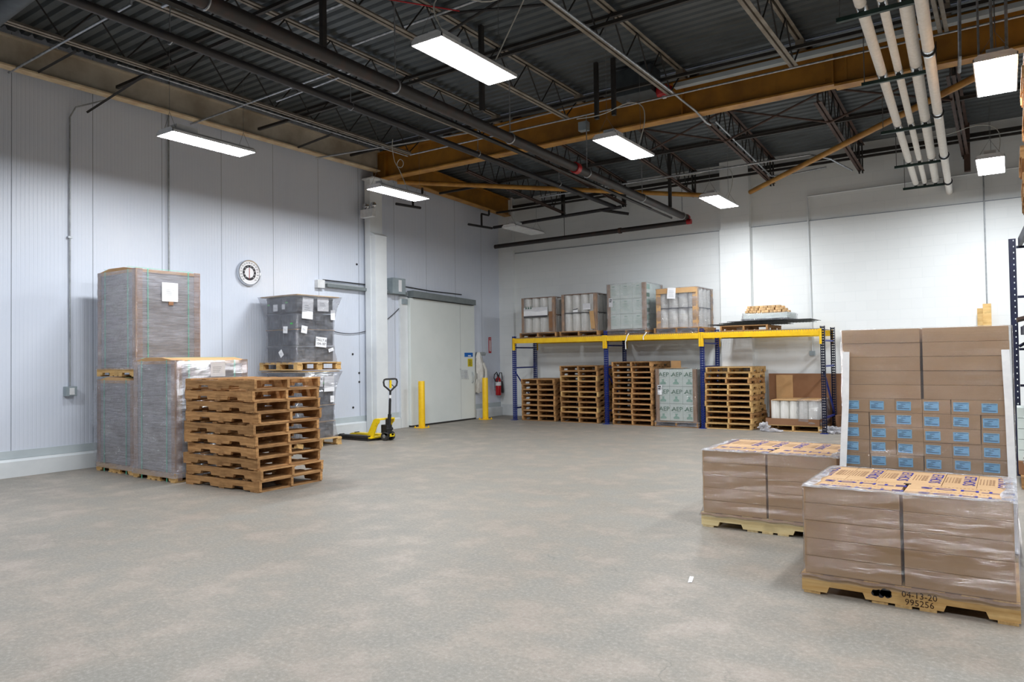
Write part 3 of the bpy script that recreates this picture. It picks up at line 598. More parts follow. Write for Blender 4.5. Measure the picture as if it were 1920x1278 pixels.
for i, y in enumerate(TY):
    tt = (y - 6.2) / 10; x0 = -1.02 - .41 * tt - .22; x1 = -.66 - .44 * tt + .16
    P = thing('trapeze_hanger', 'dark green strut hanger carrying the white pipes, ' + ('nearest the camera', 'second from the camera', 'middle one', 'second from the back wall', 'at the back wall')[i], 'pipe hanger', ((x0 + x1) / 2, y, 4.7), 0, 'strut hangers under the white pipes')
    obj('strut', rel(P, box(B(), x0, x1, y - .02, y + .02, 4.70, 4.74)), 'dark_green_strut', P)
    bm = B()
    for x in (-1.02 - .41 * tt, -.84 - .44 * tt, -.66 - .44 * tt): box(bm, x - .025, x + .025, y - .015, y + .015, 4.735, 4.77)
    obj('pipe_clamp', rel(P, bm), 'black_metal', P)
    for x in (x0 + .03, x1 - .03): obj('rod', rel(P, cyl(B(), (x, y, 4.74), (x, y, 5.62 if y < 11 else 5.3), .006, 6)), 'wire', P)
run('conduit', [(-.38, 9.9, 6.2), (-.4, 9.95, 5.0), (-.42, 10.2, 4.9)], .02, 'galv', 'vertical conduit dropping beside the white pipes', 'conduit')
run('conduit', [(-.2, 9.3, 6.2), (-.2, 9.3, 4.62)], .012, 'galv', 'thin vertical conduit dropping to the right hand light, left one', 'conduit')
run('conduit', [(-.08, 9.3, 6.2), (-.08, 9.3, 4.62)], .016, 'galv', 'vertical conduit dropping to the right hand light, middle one', 'conduit')
run('conduit', [(.06, 9.3, 6.2), (.05, 9.3, 4.62)], .016, 'galv', 'vertical conduit dropping to the right hand light, right one', 'conduit')
single('steel_post', box(B(), -.62, -.52, 15.9, 16.0, 4.9, 5.8), 'joist_rust', 'rust brown vertical post between roof and back wall at right', 'post')

# ------------------------------------------------------------------ lights
LZ = 4.5
def light(x, y, label, on=True, cord=0):
    t = thing('high_bay_light', label, 'ceiling light', (x, y, LZ), 0, 'linear high bay lights')
    bm = B(); prism(bm, [(-.19, .012), (.19, .012), (.19, .03), (.14, .07), (-.14, .07), (-.19, .03)], -.62, .62, 'Y'); obj('housing', bm, 'white_plastic', t)
    bm = B(); quad(bm, (-.18, -.61, .004), (-.18, .61, .004), (.18, .61, .004), (.18, -.61, .004)); obj('diffuser', bm, 'led' if on else 'led_off', t)
    obj('rim', (lambda b_: (box(b_, -.192, -.182, -.622, .622, 0, .03), box(b_, .182, .192, -.622, .622, 0, .03), box(b_, -.192, .192, -.622, -.612, 0, .03), box(b_, -.192, .192, .612, .622, 0, .03), b_)[-1])(B()), 'white_plastic', t)
    obj('driver_box', box(B(), -.08, .08, -.5, -.2, .07, .15, bev=.006), 'white_plastic', t)
    zt = (6.2 if y < 11 else 5.98 if y < 14 else 5.9) - LZ
    for sy in (-.55, .55):
        bm = B(); tube(bm, [(-.15, sy, .05), (0, sy, .3), (.15, sy, .05)], .003, 4); tube(bm, [(0, sy, .3), (0, sy, zt)], .003, 4); obj('hanging_wire', bm, 'wire', t)
    if cord:
        if cord == 1: pts = [(0, -.35, .15), (-.05, -.5, .4), (.0, -.3, .62), (.25, .0, .5), (.45, .3, .75), (.5, .5, 1.0), (.42, .6, 1.05), (.35, .62, .9), (.2, .5, .5), (.1, .35, .12)]
        elif cord == 2: pts = [(-.05, .3, .12), (-.2, .25, .5), (-.25, .2, .62), (-.15, .2, .72), (-.05, .2, .62), (-.12, .2, .52), (-.28, .2, .62), (-.35, .2, .95), (-.33, .2, 1.1)]
        else: pts = [(.05, .35, .1), (.15, .4, .45), (.1, .45, .75), (-.2, .5, .85), (-.6, .55, .75), (-1.1, .6, .8)]
        # smooth
        P = [Vector(p) for p in pts]
        for _ in range(2):
            Q = [P[0]]
            for i in range(len(P) - 1): Q += [P[i].lerp(P[i + 1], .25), P[i].lerp(P[i + 1], .75)]
            P = Q + [P[-1]]
        obj('power_cord', tube(B(), P, .007, 6), 'cord', t, True)
    return t
light(-4.4, 5.7, 'lit high bay light, largest in view, near the top centre', cord=1)
light(-8.92, 5.78, 'lit high bay light nearest the left wall at left', cord=0)
light(-8.95, 9.55, 'lit high bay light in front of the white column', cord=2)
light(-4.45, 9.4, 'lit high bay light in front of the ochre girder, centre', cord=3)
light(-4.57, 13.85, 'lit high bay light near the pilaster on the back wall', cord=3)
light(-.05, 9.4, 'lit high bay light at upper right beside the white pipes', cord=0)
light(-.18, 13.9, 'lit high bay light at right in front of the back wall', cord=3)
light(-9.28, 14.1, 'unlit high bay light in the far left corner', on=False)
light(-8.9, 1.4, 'lit high bay light left of the camera'); light(-4.4, 1.4, 'lit high bay light above and left of the camera'); light(.1, 5.2, 'lit high bay light above the front pallets'); light(.1, 1.2, 'lit high bay light above the camera')
light(4.5, 5.2, 'lit high bay light beyond the right rack, near'); light(4.5, 9.4, 'lit high bay light beyond the right rack, middle'); light(4.5, 13.9, 'lit high bay light beyond the right rack, far'); light(4.5, 1.0, 'lit high bay light right of the camera')

# ------------------------------------------------------------------ pallets
def stringer(bm, L, y, w, z0, h, end, notch, nd=.038):
    a = -L / 2
    poly = [(a, z0), (a + end, z0), (a + end + .015, z0 + nd), (a + end + notch - .015, z0 + nd), (a + end + notch, z0), (-a - end - notch, z0), (-a - end - notch + .015, z0 + nd), (-a - end - .015, z0 + nd), (-a - end, z0), (-a, z0), (-a, z0 + h), (a, z0 + h)]
    prism(bm, poly, y - w / 2, y + w / 2, 'Y'); return bm
def add_pallet(t, L, W, H, m, end=.15, notch=.225, seed=0, ntop=7, base=0, nbot=5, inset=0):
    r = random.Random(seed); bt = .016; sh = H - 2 * bt
    for y in (-W / 2 + .02, 0, W / 2 - .02):
        obj('stringer', stringer(B(), L, y, .036, base + bt, sh, end, notch), m, t)
    bm = B(); bw = .09; pos = [(-L / 2 + .065, .13)] + [(-L / 2 + .065 + (L - .13) * (i + 1) / (ntop - 1), .09) for i in range(ntop - 2)] + [(L / 2 - .065, .13)]
    for x, w_ in pos:
        e = r.uniform(-.006, .006); i_ = inset if w_ < .1 else 0; box(bm, x - w_ / 2, x + w_ / 2, -W / 2 + e + i_, W / 2 + e - i_, base + H - bt, base + H)
    obj('top_boards', bm, m + '_b', t)
    bm = B(); n = [(-L / 2 + .06, .1), (L / 2 - .06, .1), (0, .09), (-.13, .09), (.13, .09)]
    if nbot == 3: n = [(-L / 2 + .09, .15), (L / 2 - .09, .15), (0, .1)]
    for x, w_ in n:
        e = r.uniform(-.006, .006); box(bm, x - w_ / 2, x + w_ / 2, -W / 2 + e, W / 2 + e, base, base + bt)
        if nbot == 3: obj('bottom_board', bm, m + '_b', t); bm = B()
    if nbot != 3: obj('bottom_boards', bm, m + '_b', t)
    else: bm.free()
def new_pallet(label, loc, rotz, L=1.22, W=1.0, H=.13, m='pallet_old', **k):
    t = thing('pallet', label, 'pallet', loc, rotz); add_pallet(t, L, W, H, m, **k); return t
ORD = ['bottom', 'second up', 'third up', 'fourth up', 'fifth up', 'sixth up', 'seventh up', 'eighth up', 'ninth up', 'tenth up', 'eleventh up', 'twelfth up']
def stack(n, H, x, y, rotz, L, W, mats, where, jit=.012, seed=1, **k):
    r = random.Random(seed); protos = {}
    g = 'pallets in the stack ' + where
    for i in range(n):
        m = mats[i % len(mats)]; nm = 'top' if i == n - 1 else ORD[i]
        lab = 'wooden pallet, %s in the stack %s' % (nm, where)
        loc = (x + r.uniform(-jit, jit), y + r.uniform(-jit, jit), i * H + .001 * i * 0); rz = rotz + radians(r.uniform(-1.0, 1.0) * jit / .012)
        if m not in protos:
            protos[m] = new_pallet(lab, loc, rz, L, W, H - .001, m, seed=seed + i, **k); protos[m]['group'] = g
        else: dup(protos[m], loc, rz, lab, g)
# near stack at the left
stack(10, .134, -8.05, 5.83, radians(.6), 1.44, .98, ['pallet_old'], 'beside the grey wrapped pallet', jit=.024, seed=5, end=.29, notch=.22, nbot=3, ntop=6, inset=.05)
# stacks under the blue rack (short side facing the room)
stack(8, .127, -9.52, 15.5, pi / 2, 1.04, .96, ['pallet_old', 'pallet_old', 'pallet_old'], 'left under the rack, left bay', jit=.012, seed=11)
stack(11, .1215, -8.38, 15.49, pi / 2, 1.04, 1.0, ['pallet_old', 'pallet_old', 'pallet_new'], 'right under the rack, left bay', jit=.012, seed=12)
stack(12, .1185, -7.0, 15.47, pi / 2, 1.08, .97, ['pallet_old'], 'under the rack, middle bay', jit=.014, seed=13)
stack(11, .1175, -4.85, 15.49, pi / 2, 1.05, .97, ['pallet_new', 'pallet_new', 'pallet_old'], 'under the rack, right bay', jit=.022, seed=14)

# ------------------------------------------------------------------ stretch film shells
def shell(x0, x1, y0, y1, z0, z1, prof=None, top=None, amp=.006, nz=22, nx=12, seed=0, cr=.03):
    """closed loop of film around a load; prof(t)->outward offset, t 0..1 bottom to top; top = inset width of film folded over the top"""
    bm = B(); loop = []
    for i in range(nx): loop.append((x0 + cr + (x1 - x0 - 2 * cr) * i / (nx - 1), y0, 0, -1))
    for i in range(nx): loop.append((x1, y0 + cr + (y1 - y0 - 2 * cr) * i / (nx - 1), 1, 0))
    for i in range(nx): loop.append((x1 - cr - (x1 - x0 - 2 * cr) * i / (nx - 1), y1, 0, 1))
    for i in range(nx): loop.append((x0, y1 - cr - (y1 - y0 - 2 * cr) * i / (nx - 1), -1, 0))
    cx, cy = (x0 + x1) / 2, (y0 + y1) / 2; rings = []
    for j in range(nz + 1):
        t = j / nz; z = z0 + (z1 - z0) * t; o = prof(t) if prof else 0; rg = []
        for (x, y, nx_, ny_) in loop:
            d = noise.noise(Vector((x * 2.2 + seed, y * 2.2, z * 11))) * amp + noise.noise(Vector((x * 7 + seed, y * 7, z * 30))) * amp * .5
            k = 1 + 2 * o / (x1 - x0); rg.append(bm.verts.new((cx + (x - cx) * k + nx_ * d, cy + (y - cy) * (1 + 2 * o / (y1 - y0)) + ny_ * d, z)))
        rings.append(rg)
    if top:
        for s_, zz in ((top * .5, z1 + .004), (top, z1 + .003)):
            rg = []
            for (x, y, nx_, ny_) in loop:
                kx = 1 - 2 * s_ / (x1 - x0); ky = 1 - 2 * s_ / (y1 - y0); dz = noise.noise(Vector((x * 9, y * 9, seed))) * .004
                rg.append(bm.verts.new((cx + (x - cx) * kx + dz * 3, cy + (y - cy) * ky + dz * 3, zz + abs(dz) * .5)))
            rings.append(rg)
    n = len(loop)
    for j in range(len(rings) - 1):
        for k in range(n): bm.faces.new((rings[j][k], rings[j][(k + 1) % n], rings[j + 1][(k + 1) % n], rings[j + 1][k]))
    return bm
def lboard(bm, x, y, sx, sy, z0, z1, w=.055, th=.005, xb=None):
    """vertical L shaped edge board at corner (x,y); sx,sy point outwards"""
    box(bm, min(x, x - sx * w), max(x, x - sx * w), min(y, y + sy * th), max(y, y + sy * th), z0, z1)
    box(bm, min(x, x + sx * th), max(x, x + sx * th), min(y + sy * th, y - sy * w), max(y + sy * th, y - sy * w), z0, z1)
    return bm

# ------------------------------------------------------------------ carton pallets at the right
CH = .113
def carton_load(label, x, y, rotz, layers, flipfrom, pal='pallet_pale', tall=False, stencil=False, CH=CH):
    """x,y = front left corner of the load; cartons .56 x .187; 10 in a layer"""
    t = thing('wrapped_carton_pallet', label, 'wrapped pallet', (x + .57, y + .48, 0), rotz, 'cardboard carton pallets in stretch film')
    ps = len(COL.objects)
    add_pallet(t, 1.17, .96, .128, pal, seed=3)
    for c in t.children:
        if c.name.startswith('stringer'): c['label'] = 'notched wooden pallet stringer'
    X0, Y0 = -.565, -.475; z0 = .13; LW = .565; SW = LW / 3
    def slab(bm, a, b, c, d, z, h=CH): box(bm, X0 + a + .0012, X0 + b - .0012, Y0 + c + .0012, Y0 + d - .0012, z + .001, z + h - .001, bev=.0022)
    label_me = None; ink_me = None; bulk = B()
    for k in range(layers):
        z = z0 + k * CH; r = random.Random(k * 7 + layers); top = k == layers - 1
        longfront = (k % 2 == 0) if not tall else (k >= flipfrom)
        if not tall: longfront = True
        if longfront:
            for c in range(2):
                dy = r.uniform(-.004, .004); dx = r.uniform(-.003, .003)
                for rr in range(2):
                    bm = B(); slab(bm, c * (LW + .009), c * (LW + .009) + LW - .008 + dx * .5, rr * SW + dy, (rr + 1) * SW + dy, z)
                    if rr == 0 or top: o = obj('carton', bm, 'carton', t)
                    else:
                        me = mesh('b', bm, 'carton'); bulk.from_mesh(me)
                    if top and not tall:
                        tb = B(); cx = X0 + (c + .5) * LW; cy = Y0 + (rr + .5) * SW + dy
                        text(tb, 'ETHOS', .085, on_top(cx + .05, cy - .03, z + CH + .0006, pi), sx=1.9); obj('lettering', tb, 'ink_blue', o)
                        tb = B()
                        for q in range(16): box(tb, cx - .16 + q * .021, cx - .148 + q * .021, cy + .046, cy + .052 + .006 * (q % 2), z + CH + .0004, z + CH + .001)
                        obj('small_print', tb, 'ink_brown', o)
            for c in range(6):
                dx = r.uniform(-.002, .002); bm = B(); slab(bm, c * SW + dx, (c + 1) * SW + dx, 2 * SW, 2 * SW + LW, z)
                if top:
                    o = obj('carton', bm, 'carton', t)
                    if not tall:
                        rot = -pi / 2 if c else pi / 2; s_ = 1 if c else -1; cx = X0 + (c + .5) * SW + dx; cy = Y0 + 2 * SW + LW * .5
                        tb = B(); text(tb, 'ETHOS', .10, on_top(cx + s_ * .045, cy, z + CH + .0006, rot), sx=1.25); obj('lettering', tb, 'ink_blue', o)
                        tb = B()
                        for q in range(5):
                            xx = cx - s_ * (.008 + .018 * q); hh = .007 if q < 2 else .0035
                            for e in range(11): box(tb, xx - hh, xx + hh, cy - .12 + e * .022, cy - .107 + e * .022 + .003 * (e % 2), z + CH + .0004, z + CH + .001)
                        obj('small_print', tb, 'ink_brown', o)
                else: bulk.from_mesh(mesh('b', bm, 'carton'))
            if not top:
                pass
        else:
            for c in range(6):
                dx = r.uniform(-.003, .003); dy = r.uniform(-.004, .004); bm = B(); slab(bm, c * SW + dx, (c + 1) * SW + dx, dy, LW + dy, z); o = obj('carton', bm, 'carton', t)
                if label_me is None:
                    lb = B(); box(lb, -.05, .05, -.0012, 0, -.033, .033); label_me = mesh('product_label', lb, 'label_blue')
                    ib = B()
                    for (a0, a1, zz, hh) in ((-.042, .044, .024, .0035), (-.02, .012, .011, .004), (-.042, -.006, .001, .003), (-.042, .004, -.006, .003), (-.042, -.01, -.013, .003), (-.042, .04, -.022, .0045)):
                        box(ib, a0, a1, -.0018, -.0012, zz, zz + hh)
                    ink_me = mesh('label_print', ib, 'label_ink')
                L = bpy.data.objects.new('product_label', label_me); COL.objects.link(L); L.parent = o
                L.location = (X0 + c * SW + dx + .062 + r.uniform(-.004, .004), Y0 + dy + .0002, z + CH / 2 + r.uniform(-.004, .003)); L.rotation_euler = (0, radians(r.uniform(-1.5, 1.5)), 0)
                L['label'] = 'light blue printed label'
                # print joined to the label as its own sheet of ink
                I = bpy.data.objects.new('label_print', ink_me); COL.objects.link(I); I.parent = o; I.location = L.location; I.rotation_euler = L.rotation_euler
            for c in range(2):
                for rr in range(2):
                    bm = B(); slab(bm, c * LW, (c + 1) * LW, LW + rr * SW, LW + (rr + 1) * SW, z); bulk.from_mesh(mesh('b', bm, 'carton'))
    if not tall:
        bm = B(); z1 = z0 + layers * CH
        loop = []; a0, a1, b0, b1 = X0 - .013, X0 + 2 * LW + .021, Y0 - .013, Y0 + LW + 2 * SW + .013
        for i in range(30): loop.append((a0 + (a1 - a0) * i / 30, b0))
        for i in range(24): loop.append((a1, b0 + (b1 - b0) * i / 24))
        for i in range(30): loop.append((a1 - (a1 - a0) * i / 30, b1))
        for i in range(24): loop.append((a0, b1 - (b1 - b0) * i / 24))
        rings = []; mx, my = (a0 + a1) / 2, (b0 + b1) / 2
        for q in range(5):
            rg = []
            for (x, y) in loop:
                inn = q / 4 * (.03 + (.04 if x < a0 + .02 or x > a1 - .05 else 0) + .03 * noise.noise(Vector((x * 4, y * 4, layers))))
                rg.append(bm.verts.new((x + (mx - x) / (a1 - a0) * 2 * inn, y + (my - y) / (b1 - b0) * 2 * inn * .6, z1 + .004 + .0035 * noise.noise(Vector((x * 30, y * 30, q))) - (.012 if q == 0 else 0))))
            rings.append(rg)
        for q in range(4):
            for k in range(len(loop)): bm.faces.new((rings[q][k], rings[q][(k + 1) % len(loop)], rings[q + 1][(k + 1) % len(loop)], rings[q + 1][k]))
        obj('folded_film_edge', bm, 'film_rim', t, True)
        bm = B(); box(bm, X0 + LW - .02, X0 + LW + .02, Y0 + 2 * SW - .035, Y0 + 2 * SW + .0, z1 - .003, z1 + .0012); obj('hand_hole_shade', bm, 'gap_shade', t)  # no hole cut, a dark box paints the shade of the hand hole
    if len(bulk.verts): o = obj('inner_cartons', bulk, 'carton', t); o['kind'] = 'stuff'
    z1 = z0 + layers * CH
    # slip sheet edge drooping over the pallet
    bm = B(); pts = 26
    for i in range(pts):
        x = X0 - .02 + (2 * LW + .04) * i / (pts - 1)
    prev = None
    for i in range(pts):
        x = X0 - .02 + (2 * LW + .04) * i / (pts - 1); dz = .006 * sin(i * 1.3) - .006; v = [bm.verts.new((x, Y0 + .02, z0 - .001)), bm.verts.new((x, Y0 - .012, z0 - .004 + dz * .3)), bm.verts.new((x, Y0 - .018, z0 - .012 + dz))]
        if prev:
            for q in range(2): bm.faces.new((prev[q], prev[q + 1], v[q + 1], v[q]))
        prev = v
    obj('slip_sheet', bm, 'edge_board', t)
    bm = B(); lboard(bm, X0 - .002, Y0 - .002, -1, -1, z0, z1 - (.15 if tall else .02), .05); lboard(bm, X0 + 2 * LW + .008, Y0 - .002, 1, -1, z0, z1 - (.15 if tall else .02), .05)
    if tall: pass
    bm.free()
    w = .02 if not tall else .0
    if tall:
        for s, xx in ((-1, X0 - .004), (1, X0 + 2 * LW + .012)):
            bm = B(); n = 14; prev = None
            for i in range(n + 1):
                tt = i / n; z = z0 + (z1 - .17 - z0) * tt; o_ = (.06 * (1 - min(1, tt / .72)) ** 1.0) * (1 if s < 0 else .25) - .012 * max(0, tt - .72) / .28
                a = xx + s * o_; A = [(a - s * .05, Y0 - .026 - o_ * .3), (a, Y0 - .026 - o_ * .3), (a, Y0 + .05), (a - s * .006, Y0 + .05), (a - s * .006, Y0 - .020 - o_ * .3), (a - s * .05, Y0 - .020 - o_ * .3)]
                v = [bm.verts.new((p[0], p[1], z)) for p in A]
                if prev:
                    for q in range(6): bm.faces.new((prev[q], prev[(q + 1) % 6], v[(q + 1) % 6], v[q]))
                else: bm.faces.new(v)
                prev = v
            bm.faces.new(prev[::-1]); bmesh.ops.recalc_face_normals(bm, faces=bm.faces)
            obj('corner_board', bm, 'edge_white', t, label='white vertical corner board')
    # centre gap seen between the two front columns
    bm = B(); box(bm, X0 + LW - .012, X0 + LW + .014, Y0 + .004, Y0 + .009, z0 + (10 * CH if tall else 0), z1 - .004); 
    box(bm, X0 + LW - .0, X0 + LW + .006, Y0 - .0012, Y0 + .004, z0 + (10 * CH if tall else 0), z1 - .004); obj('centre_gap_shadow_board', bm, 'gap_shade', t) if False else bm.free()
    zt = z1 + .002
    pr = (lambda q: .012 + .03 * max(0, .12 - q) / .12) if not tall else (lambda q: .015 + .02 * max(0, .1 - q) / .1)
    obj('stretch_film', shell(X0, X0 + 2 * LW + .008, Y0, Y0 + LW + 2 * SW, .1, zt if not tall else zt - .0, pr, top=.06, amp=.005, nz=30, nx=16, seed=layers), 'film', t, True)
    if stencil:
        bm = B(); text(bm, '04-13-20', .052, on_front(.085, -.4785, .083)); text(bm, '995256', .052, on_front(.085, -.4785, .038)); obj('stencil', bm, 'ink_burn', t, label='dark stencilled numbers on the pallet')
        bm = B(); r = random.Random(4)
        for i in range(26):
            q = (-.12 + r.uniform(-.045, .045), .07 + r.uniform(-.014, .014)); cyl(bm, (q[0], -.4781, q[1]), (q[0], -.4789, q[1]), r.uniform(.008, .02), 12)
        obj('burn_mark', bm, 'ink', t, label='black scorch mark')
    return t
carton_load('cartons with ETHOS tops in film on a wooden pallet, nearest the camera', -1.14, 4.99, 0, 5, 0, 'pallet_new', stencil=True)
carton_load('low film wrapped carton pallet standing left of the tall one, pale wood pallet', -2.33, 6.42, 0, 5, 0, 'pallet_pale')
o = carton_load('tall wrapped stack of cartons with blue labels and white corner boards', -1.12, 6.22, 0, 15, 10, 'pallet_new', tall=True, CH=.1065); o.scale = (.968, 1, 1)

# ------------------------------------------------------------------ grey wrapped loads at the left wall
def grey_load(name_label, x0, x1, y0, y1, zb, z1, note=None, dome=.03, seed=0, lean=0):
    cx, cy = (x0 + x1) / 2, (y0 + y1) / 2; W = x1 - x0; Dp = y1 - y0
    t = thing('wrapped_sheet_pallet', name_label, 'wrapped pallet', (cx, cy, zb), 0, 'grey film wrapped pallets at the left wall')
    add_pallet(t, W, Dp, .12, 'pallet_new', seed=seed)
    h = z1 - zb; a, b = W / 2 - .02, Dp / 2 - .02
    obj('sheet_goods', box(B(), -a, a, -b, b, .125, h - .05, bev=.004), 'tray', t)
    bm = B(); prism(bm, [(-a - .008, h - .06), (a + .008, h - .06), (a + .008, h - .02), (a * .4, h + dome * .8), (-a * .4, h + dome), (-a - .008, h - .02)], -b - .008, b + .008, 'Y'); obj('top_cap', bm, 'cardboard_l', t, label='light cardboard lid')
    for sx in (-1, 1):
        for sy in (-1, 1): obj('edge_board', lboard(B(), sx * (a + .004), sy * (b + .004), sx, sy, .1 if zb else .02, h - .01, .09), 'edge_board', t)
    for s in (-.6, .62):
        bm = B(); x = s * a; box(bm, x - .008, x + .008, -b - .0135, -b - .011, .0 if not zb else .12, h - .01); box(bm, x - .008, x + .008, b + .011, b + .0135, .02, h - .01); box(bm, x - .008, x + .008, -b - .02, b + .02, h + .022, h + .025); obj('strap', bm, 'strap', t, label='thin green plastic strap')
    for s in (-.66, .62):
        bm = B(); y = s * b; box(bm, a + .011, a + .0135, y - .008, y + .008, .02, h - .01); box(bm, -a - .0135, -a - .011, y - .008, y + .008, .02, h - .01); obj('strap', bm, 'strap', t, label='thin green plastic strap')
    obj('stretch_film', shell(-a, a, -b, b, .06 if not zb else .1, h - .02, lambda q: .022 + .02 * max(0, .08 - q) / .08, top=.05, amp=.006, nz=34, nx=16, seed=seed), 'film_grey', t, True)
    if note:
        yy, zz, w_, hh = note; bm = B(); box(bm, a + .03, a + .033, yy - w_ / 2, yy + w_ / 2, zz - hh / 2 - zb, zz + hh / 2 - zb); o = obj('document', bm, 'paper', t, label='white paper document')
        bm = B()
        for i in range(4): box(bm, a + .0332, a + .0336, yy - w_ * .35, yy + w_ * (.1 + .05 * i), zz - zb - .04 + .022 * i, zz - zb - .034 + .022 * i)
        obj('print', bm, 'conduit', o)
        if zb:
            bm = B(); box(bm, a + .012, a + .035, yy - .02, yy + .05, zz - zb - hh / 2 - .05, zz - zb - hh / 2); obj('torn_flap', bm, 'cardboard', t)
    return t
grey_load('grey film wrapped pallet on the floor against the left wall, leftmost', -11.02, -9.99, 5.32, 6.45, 0, 1.325, seed=1)
grey_load('tall grey wrapped pallet with a white paper, stacked on another pallet', -11.02, -9.95, 5.33, 6.32, 1.362, 2.88, note=(.0, 2.56, .24, .27), seed=2)
grey_load('grey wrapped floor pallet between the leftmost one and the pallet stack', -9.90, -8.87, 5.26, 6.36, 0, 1.59, note=(.06, 1.45, .22, .2), seed=3)
# torn loose film on the leftmost pallet
bm = B(); r = random.Random(2)
prev = None
for i in range(9):
    z = .2 + i * .13; off = .03 + .05 * abs(sin(i * 1.1)); v = [bm.verts.new((-11.02 - off, 5.30 + .02 * sin(i), z)), bm.verts.new((-10.93, 5.28, z))]
    if prev: bm.faces.new((prev[0], prev[1], v[1], v[0]))
    prev = v
single('loose_film', bm, 'film_dark', 'loose torn flap of film at the left edge of the leftmost wrapped pallet', 'plastic film')

# ------------------------------------------------------------------ black crates in film
def block_pallet(t, W, D, H=.14, base=0):
    for x in (-W / 2 + .06, 0, W / 2 - .06):
        for y in (-D / 2 + .06, 0, D / 2 - .06): obj('block', box(B(), x - .05, x + .05, y - .06, y + .06, base + .02, base + H - .035), 'pallet_new', t)
    bm = B()
    for y in (-D / 2 + .05, 0, D / 2 - .05): box(bm, -W / 2, W / 2, y - .05, y + .05, base, base + .02)
    obj('bottom_boards', bm, 'pallet_new', t)
    bm = B()
    for i in range(7):
        x = -W / 2 + .05 + (W - .1) * i / 6; box(bm, x - .045, x + .045, -D / 2, D / 2, base + H - .018, base + H)
    for y in (-D / 2 + .05, 0, D / 2 - .05): box(bm, -W / 2, W / 2, y - .05, y + .05, base + H - .036, base + H - .019)
    obj('top_boards', bm, 'pallet_new_b', t)
def black_load(label, zb, z1, seed, texts):
    t = thing('wrapped_crate_pallet', label, 'wrapped pallet', (-10.76, 8.82, zb), 0, 'film wrapped pallets of black crates')
    W, D = 1.06, 1.0; block_pallet(t, W, D)
    a, b = .42, .42; n = 4; z0 = .145; H = z1 - zb - z0 - .02; ch = H / n
    for k in range(n):
        for i in (-1, 1):
            for j in (-1, 1):
                bm = B(); x0 = min(0, i * a); y0 = min(0, j * b); dx = rnd.uniform(-.01, .01); z = z0 + k * ch
                box(bm, x0 + .008 + dx, x0 + a - .008 + dx, y0 + .008, y0 + b - .008, z + .006, z + ch - .03, bev=.012)
                box(bm, x0 + .0 + dx, x0 + a - .0 + dx, y0, y0 + b, z + ch - .045, z + ch - .018, bev=.006)
                for q in range(5):
                    yy = y0 + .05 + q * (b - .1) / 4
                    xe = (x0 + a - .008 + dx) if i > 0 else (x0 + .008 + dx)
                    box(bm, xe - .006, xe + .006, yy - .012, yy + .012, z + .03, z + ch - .06)
                    xx = x0 + .05 + q * (a - .1) / 4; ye = y0 + .008 if j < 0 else y0 + b - .008
                    box(bm, xx - .012 + dx, xx + .012 + dx, ye - .006, ye + .006, z + .03, z + ch - .06)
                obj('crate', bm, 'crate_black', t)
        if k in (0, 1): obj('layer_pad', box(B(), -a - .015, a + .015, -b - .015, b + .015, z0 + (k + 1) * ch - .012 + k * ch * .0, z0 + (k + 1) * ch - .004), 'cardboard_l', t) if k == 1 or zb == 0 else None
    zt = z0 + H
    obj('top_board', box(B(), -W / 2 + .02, W / 2 - .02, -D / 2 + .02, D / 2 - .02, zt + .0, zt + .018), 'pallet_new_b', t)
    pr = lambda q: .02 + .11 * (abs(q - .42) / .58) ** 2.4
    obj('stretch_film', shell(-a, a, -b, b, .12, zt + .01, pr, top=.05, amp=.012, nz=30, nx=14, seed=seed), 'film_dark', t, True)
    for (face, u, v, w_, h_, rot, txt) in texts:
        M4 = on_right(a + .05, u, v, rot) if face == 'R' else on_front(u, -b - .05, v, rot)
        bm = B(); box(bm, -w_ / 2, w_ / 2, -h_ / 2, h_ / 2, 0, .002, M4); o = obj('sheet', bm, 'paper', t, label='white paper sheet')
        if txt:
            bm = B()
            for q, s in enumerate(txt.split('|')): text(bm, s, h_ * (.36 if '|' in txt else .12), M4 @ Matrix.Translation((0, h_ * (.2 - .38 * q) if '|' in txt else 0, .003)))
            obj('writing', bm, 'ink', o)
        else:
            bm = B()
            for q in range(3): box(bm, -w_ * .3, w_ * .25 - .02 * q, -h_ * .1 + q * h_ * .1, -h_ * .1 + q * h_ * .1 + h_ * .03, .0022, .003, M4)
            obj('print', bm, 'conduit', o)
    for (face, u, v) in (('F', -.3, H * .88 + z0), ('F', .33, z0 + H * .58), ('F', .2, z0 + H * .9), ('R', .15, z0 + H * .83)):
        M4 = on_right(a + .045, u, v) if face == 'R' else on_front(u, -b - .045, v)
        obj('green_tape', box(B(), -.03, .03, -.012, .012, 0, .002, M4), 'tape_green', t)
    return t
black_load('lower film wrapped pallet of black crates at the left wall', 0, 1.36, 4, [('R', .02, 1.18, .2, .2, -.1, 'LT #|107'), ('R', .26, 1.12, .24, .28, 0, None), ('R', -.2, 1.2, .2, .24, -.1, None), ('R', .33, .84, .09, .12, 0, None), ('R', -.02, .55, .1, .07, -.1, None)])
black_load('upper film wrapped pallet of black crates, stacked on the lower one', 1.38, 2.72, 9, [('R', -.22, 1.1, .24, .38, -.06, None), ('R', .13, 1.18, .26, .24, 0, None), ('R', .08, .5, .25, .18, -.08, 'TALLY #|104-187'), ('R', -.3, .72, .13, .13, -.15, None), ('R', .31, .36, .12, .06, .3, None), ('F', -.1, 1.12, .12, .12, 0, None), ('F', .12, 1.13, .08, .09, 0, None), ('F', .17, .72, .12, .12, -.05, None), ('F', .05, .3, .1, .12, .6, None), ('R', .36, 1.0, .1, .18, 0, None)])

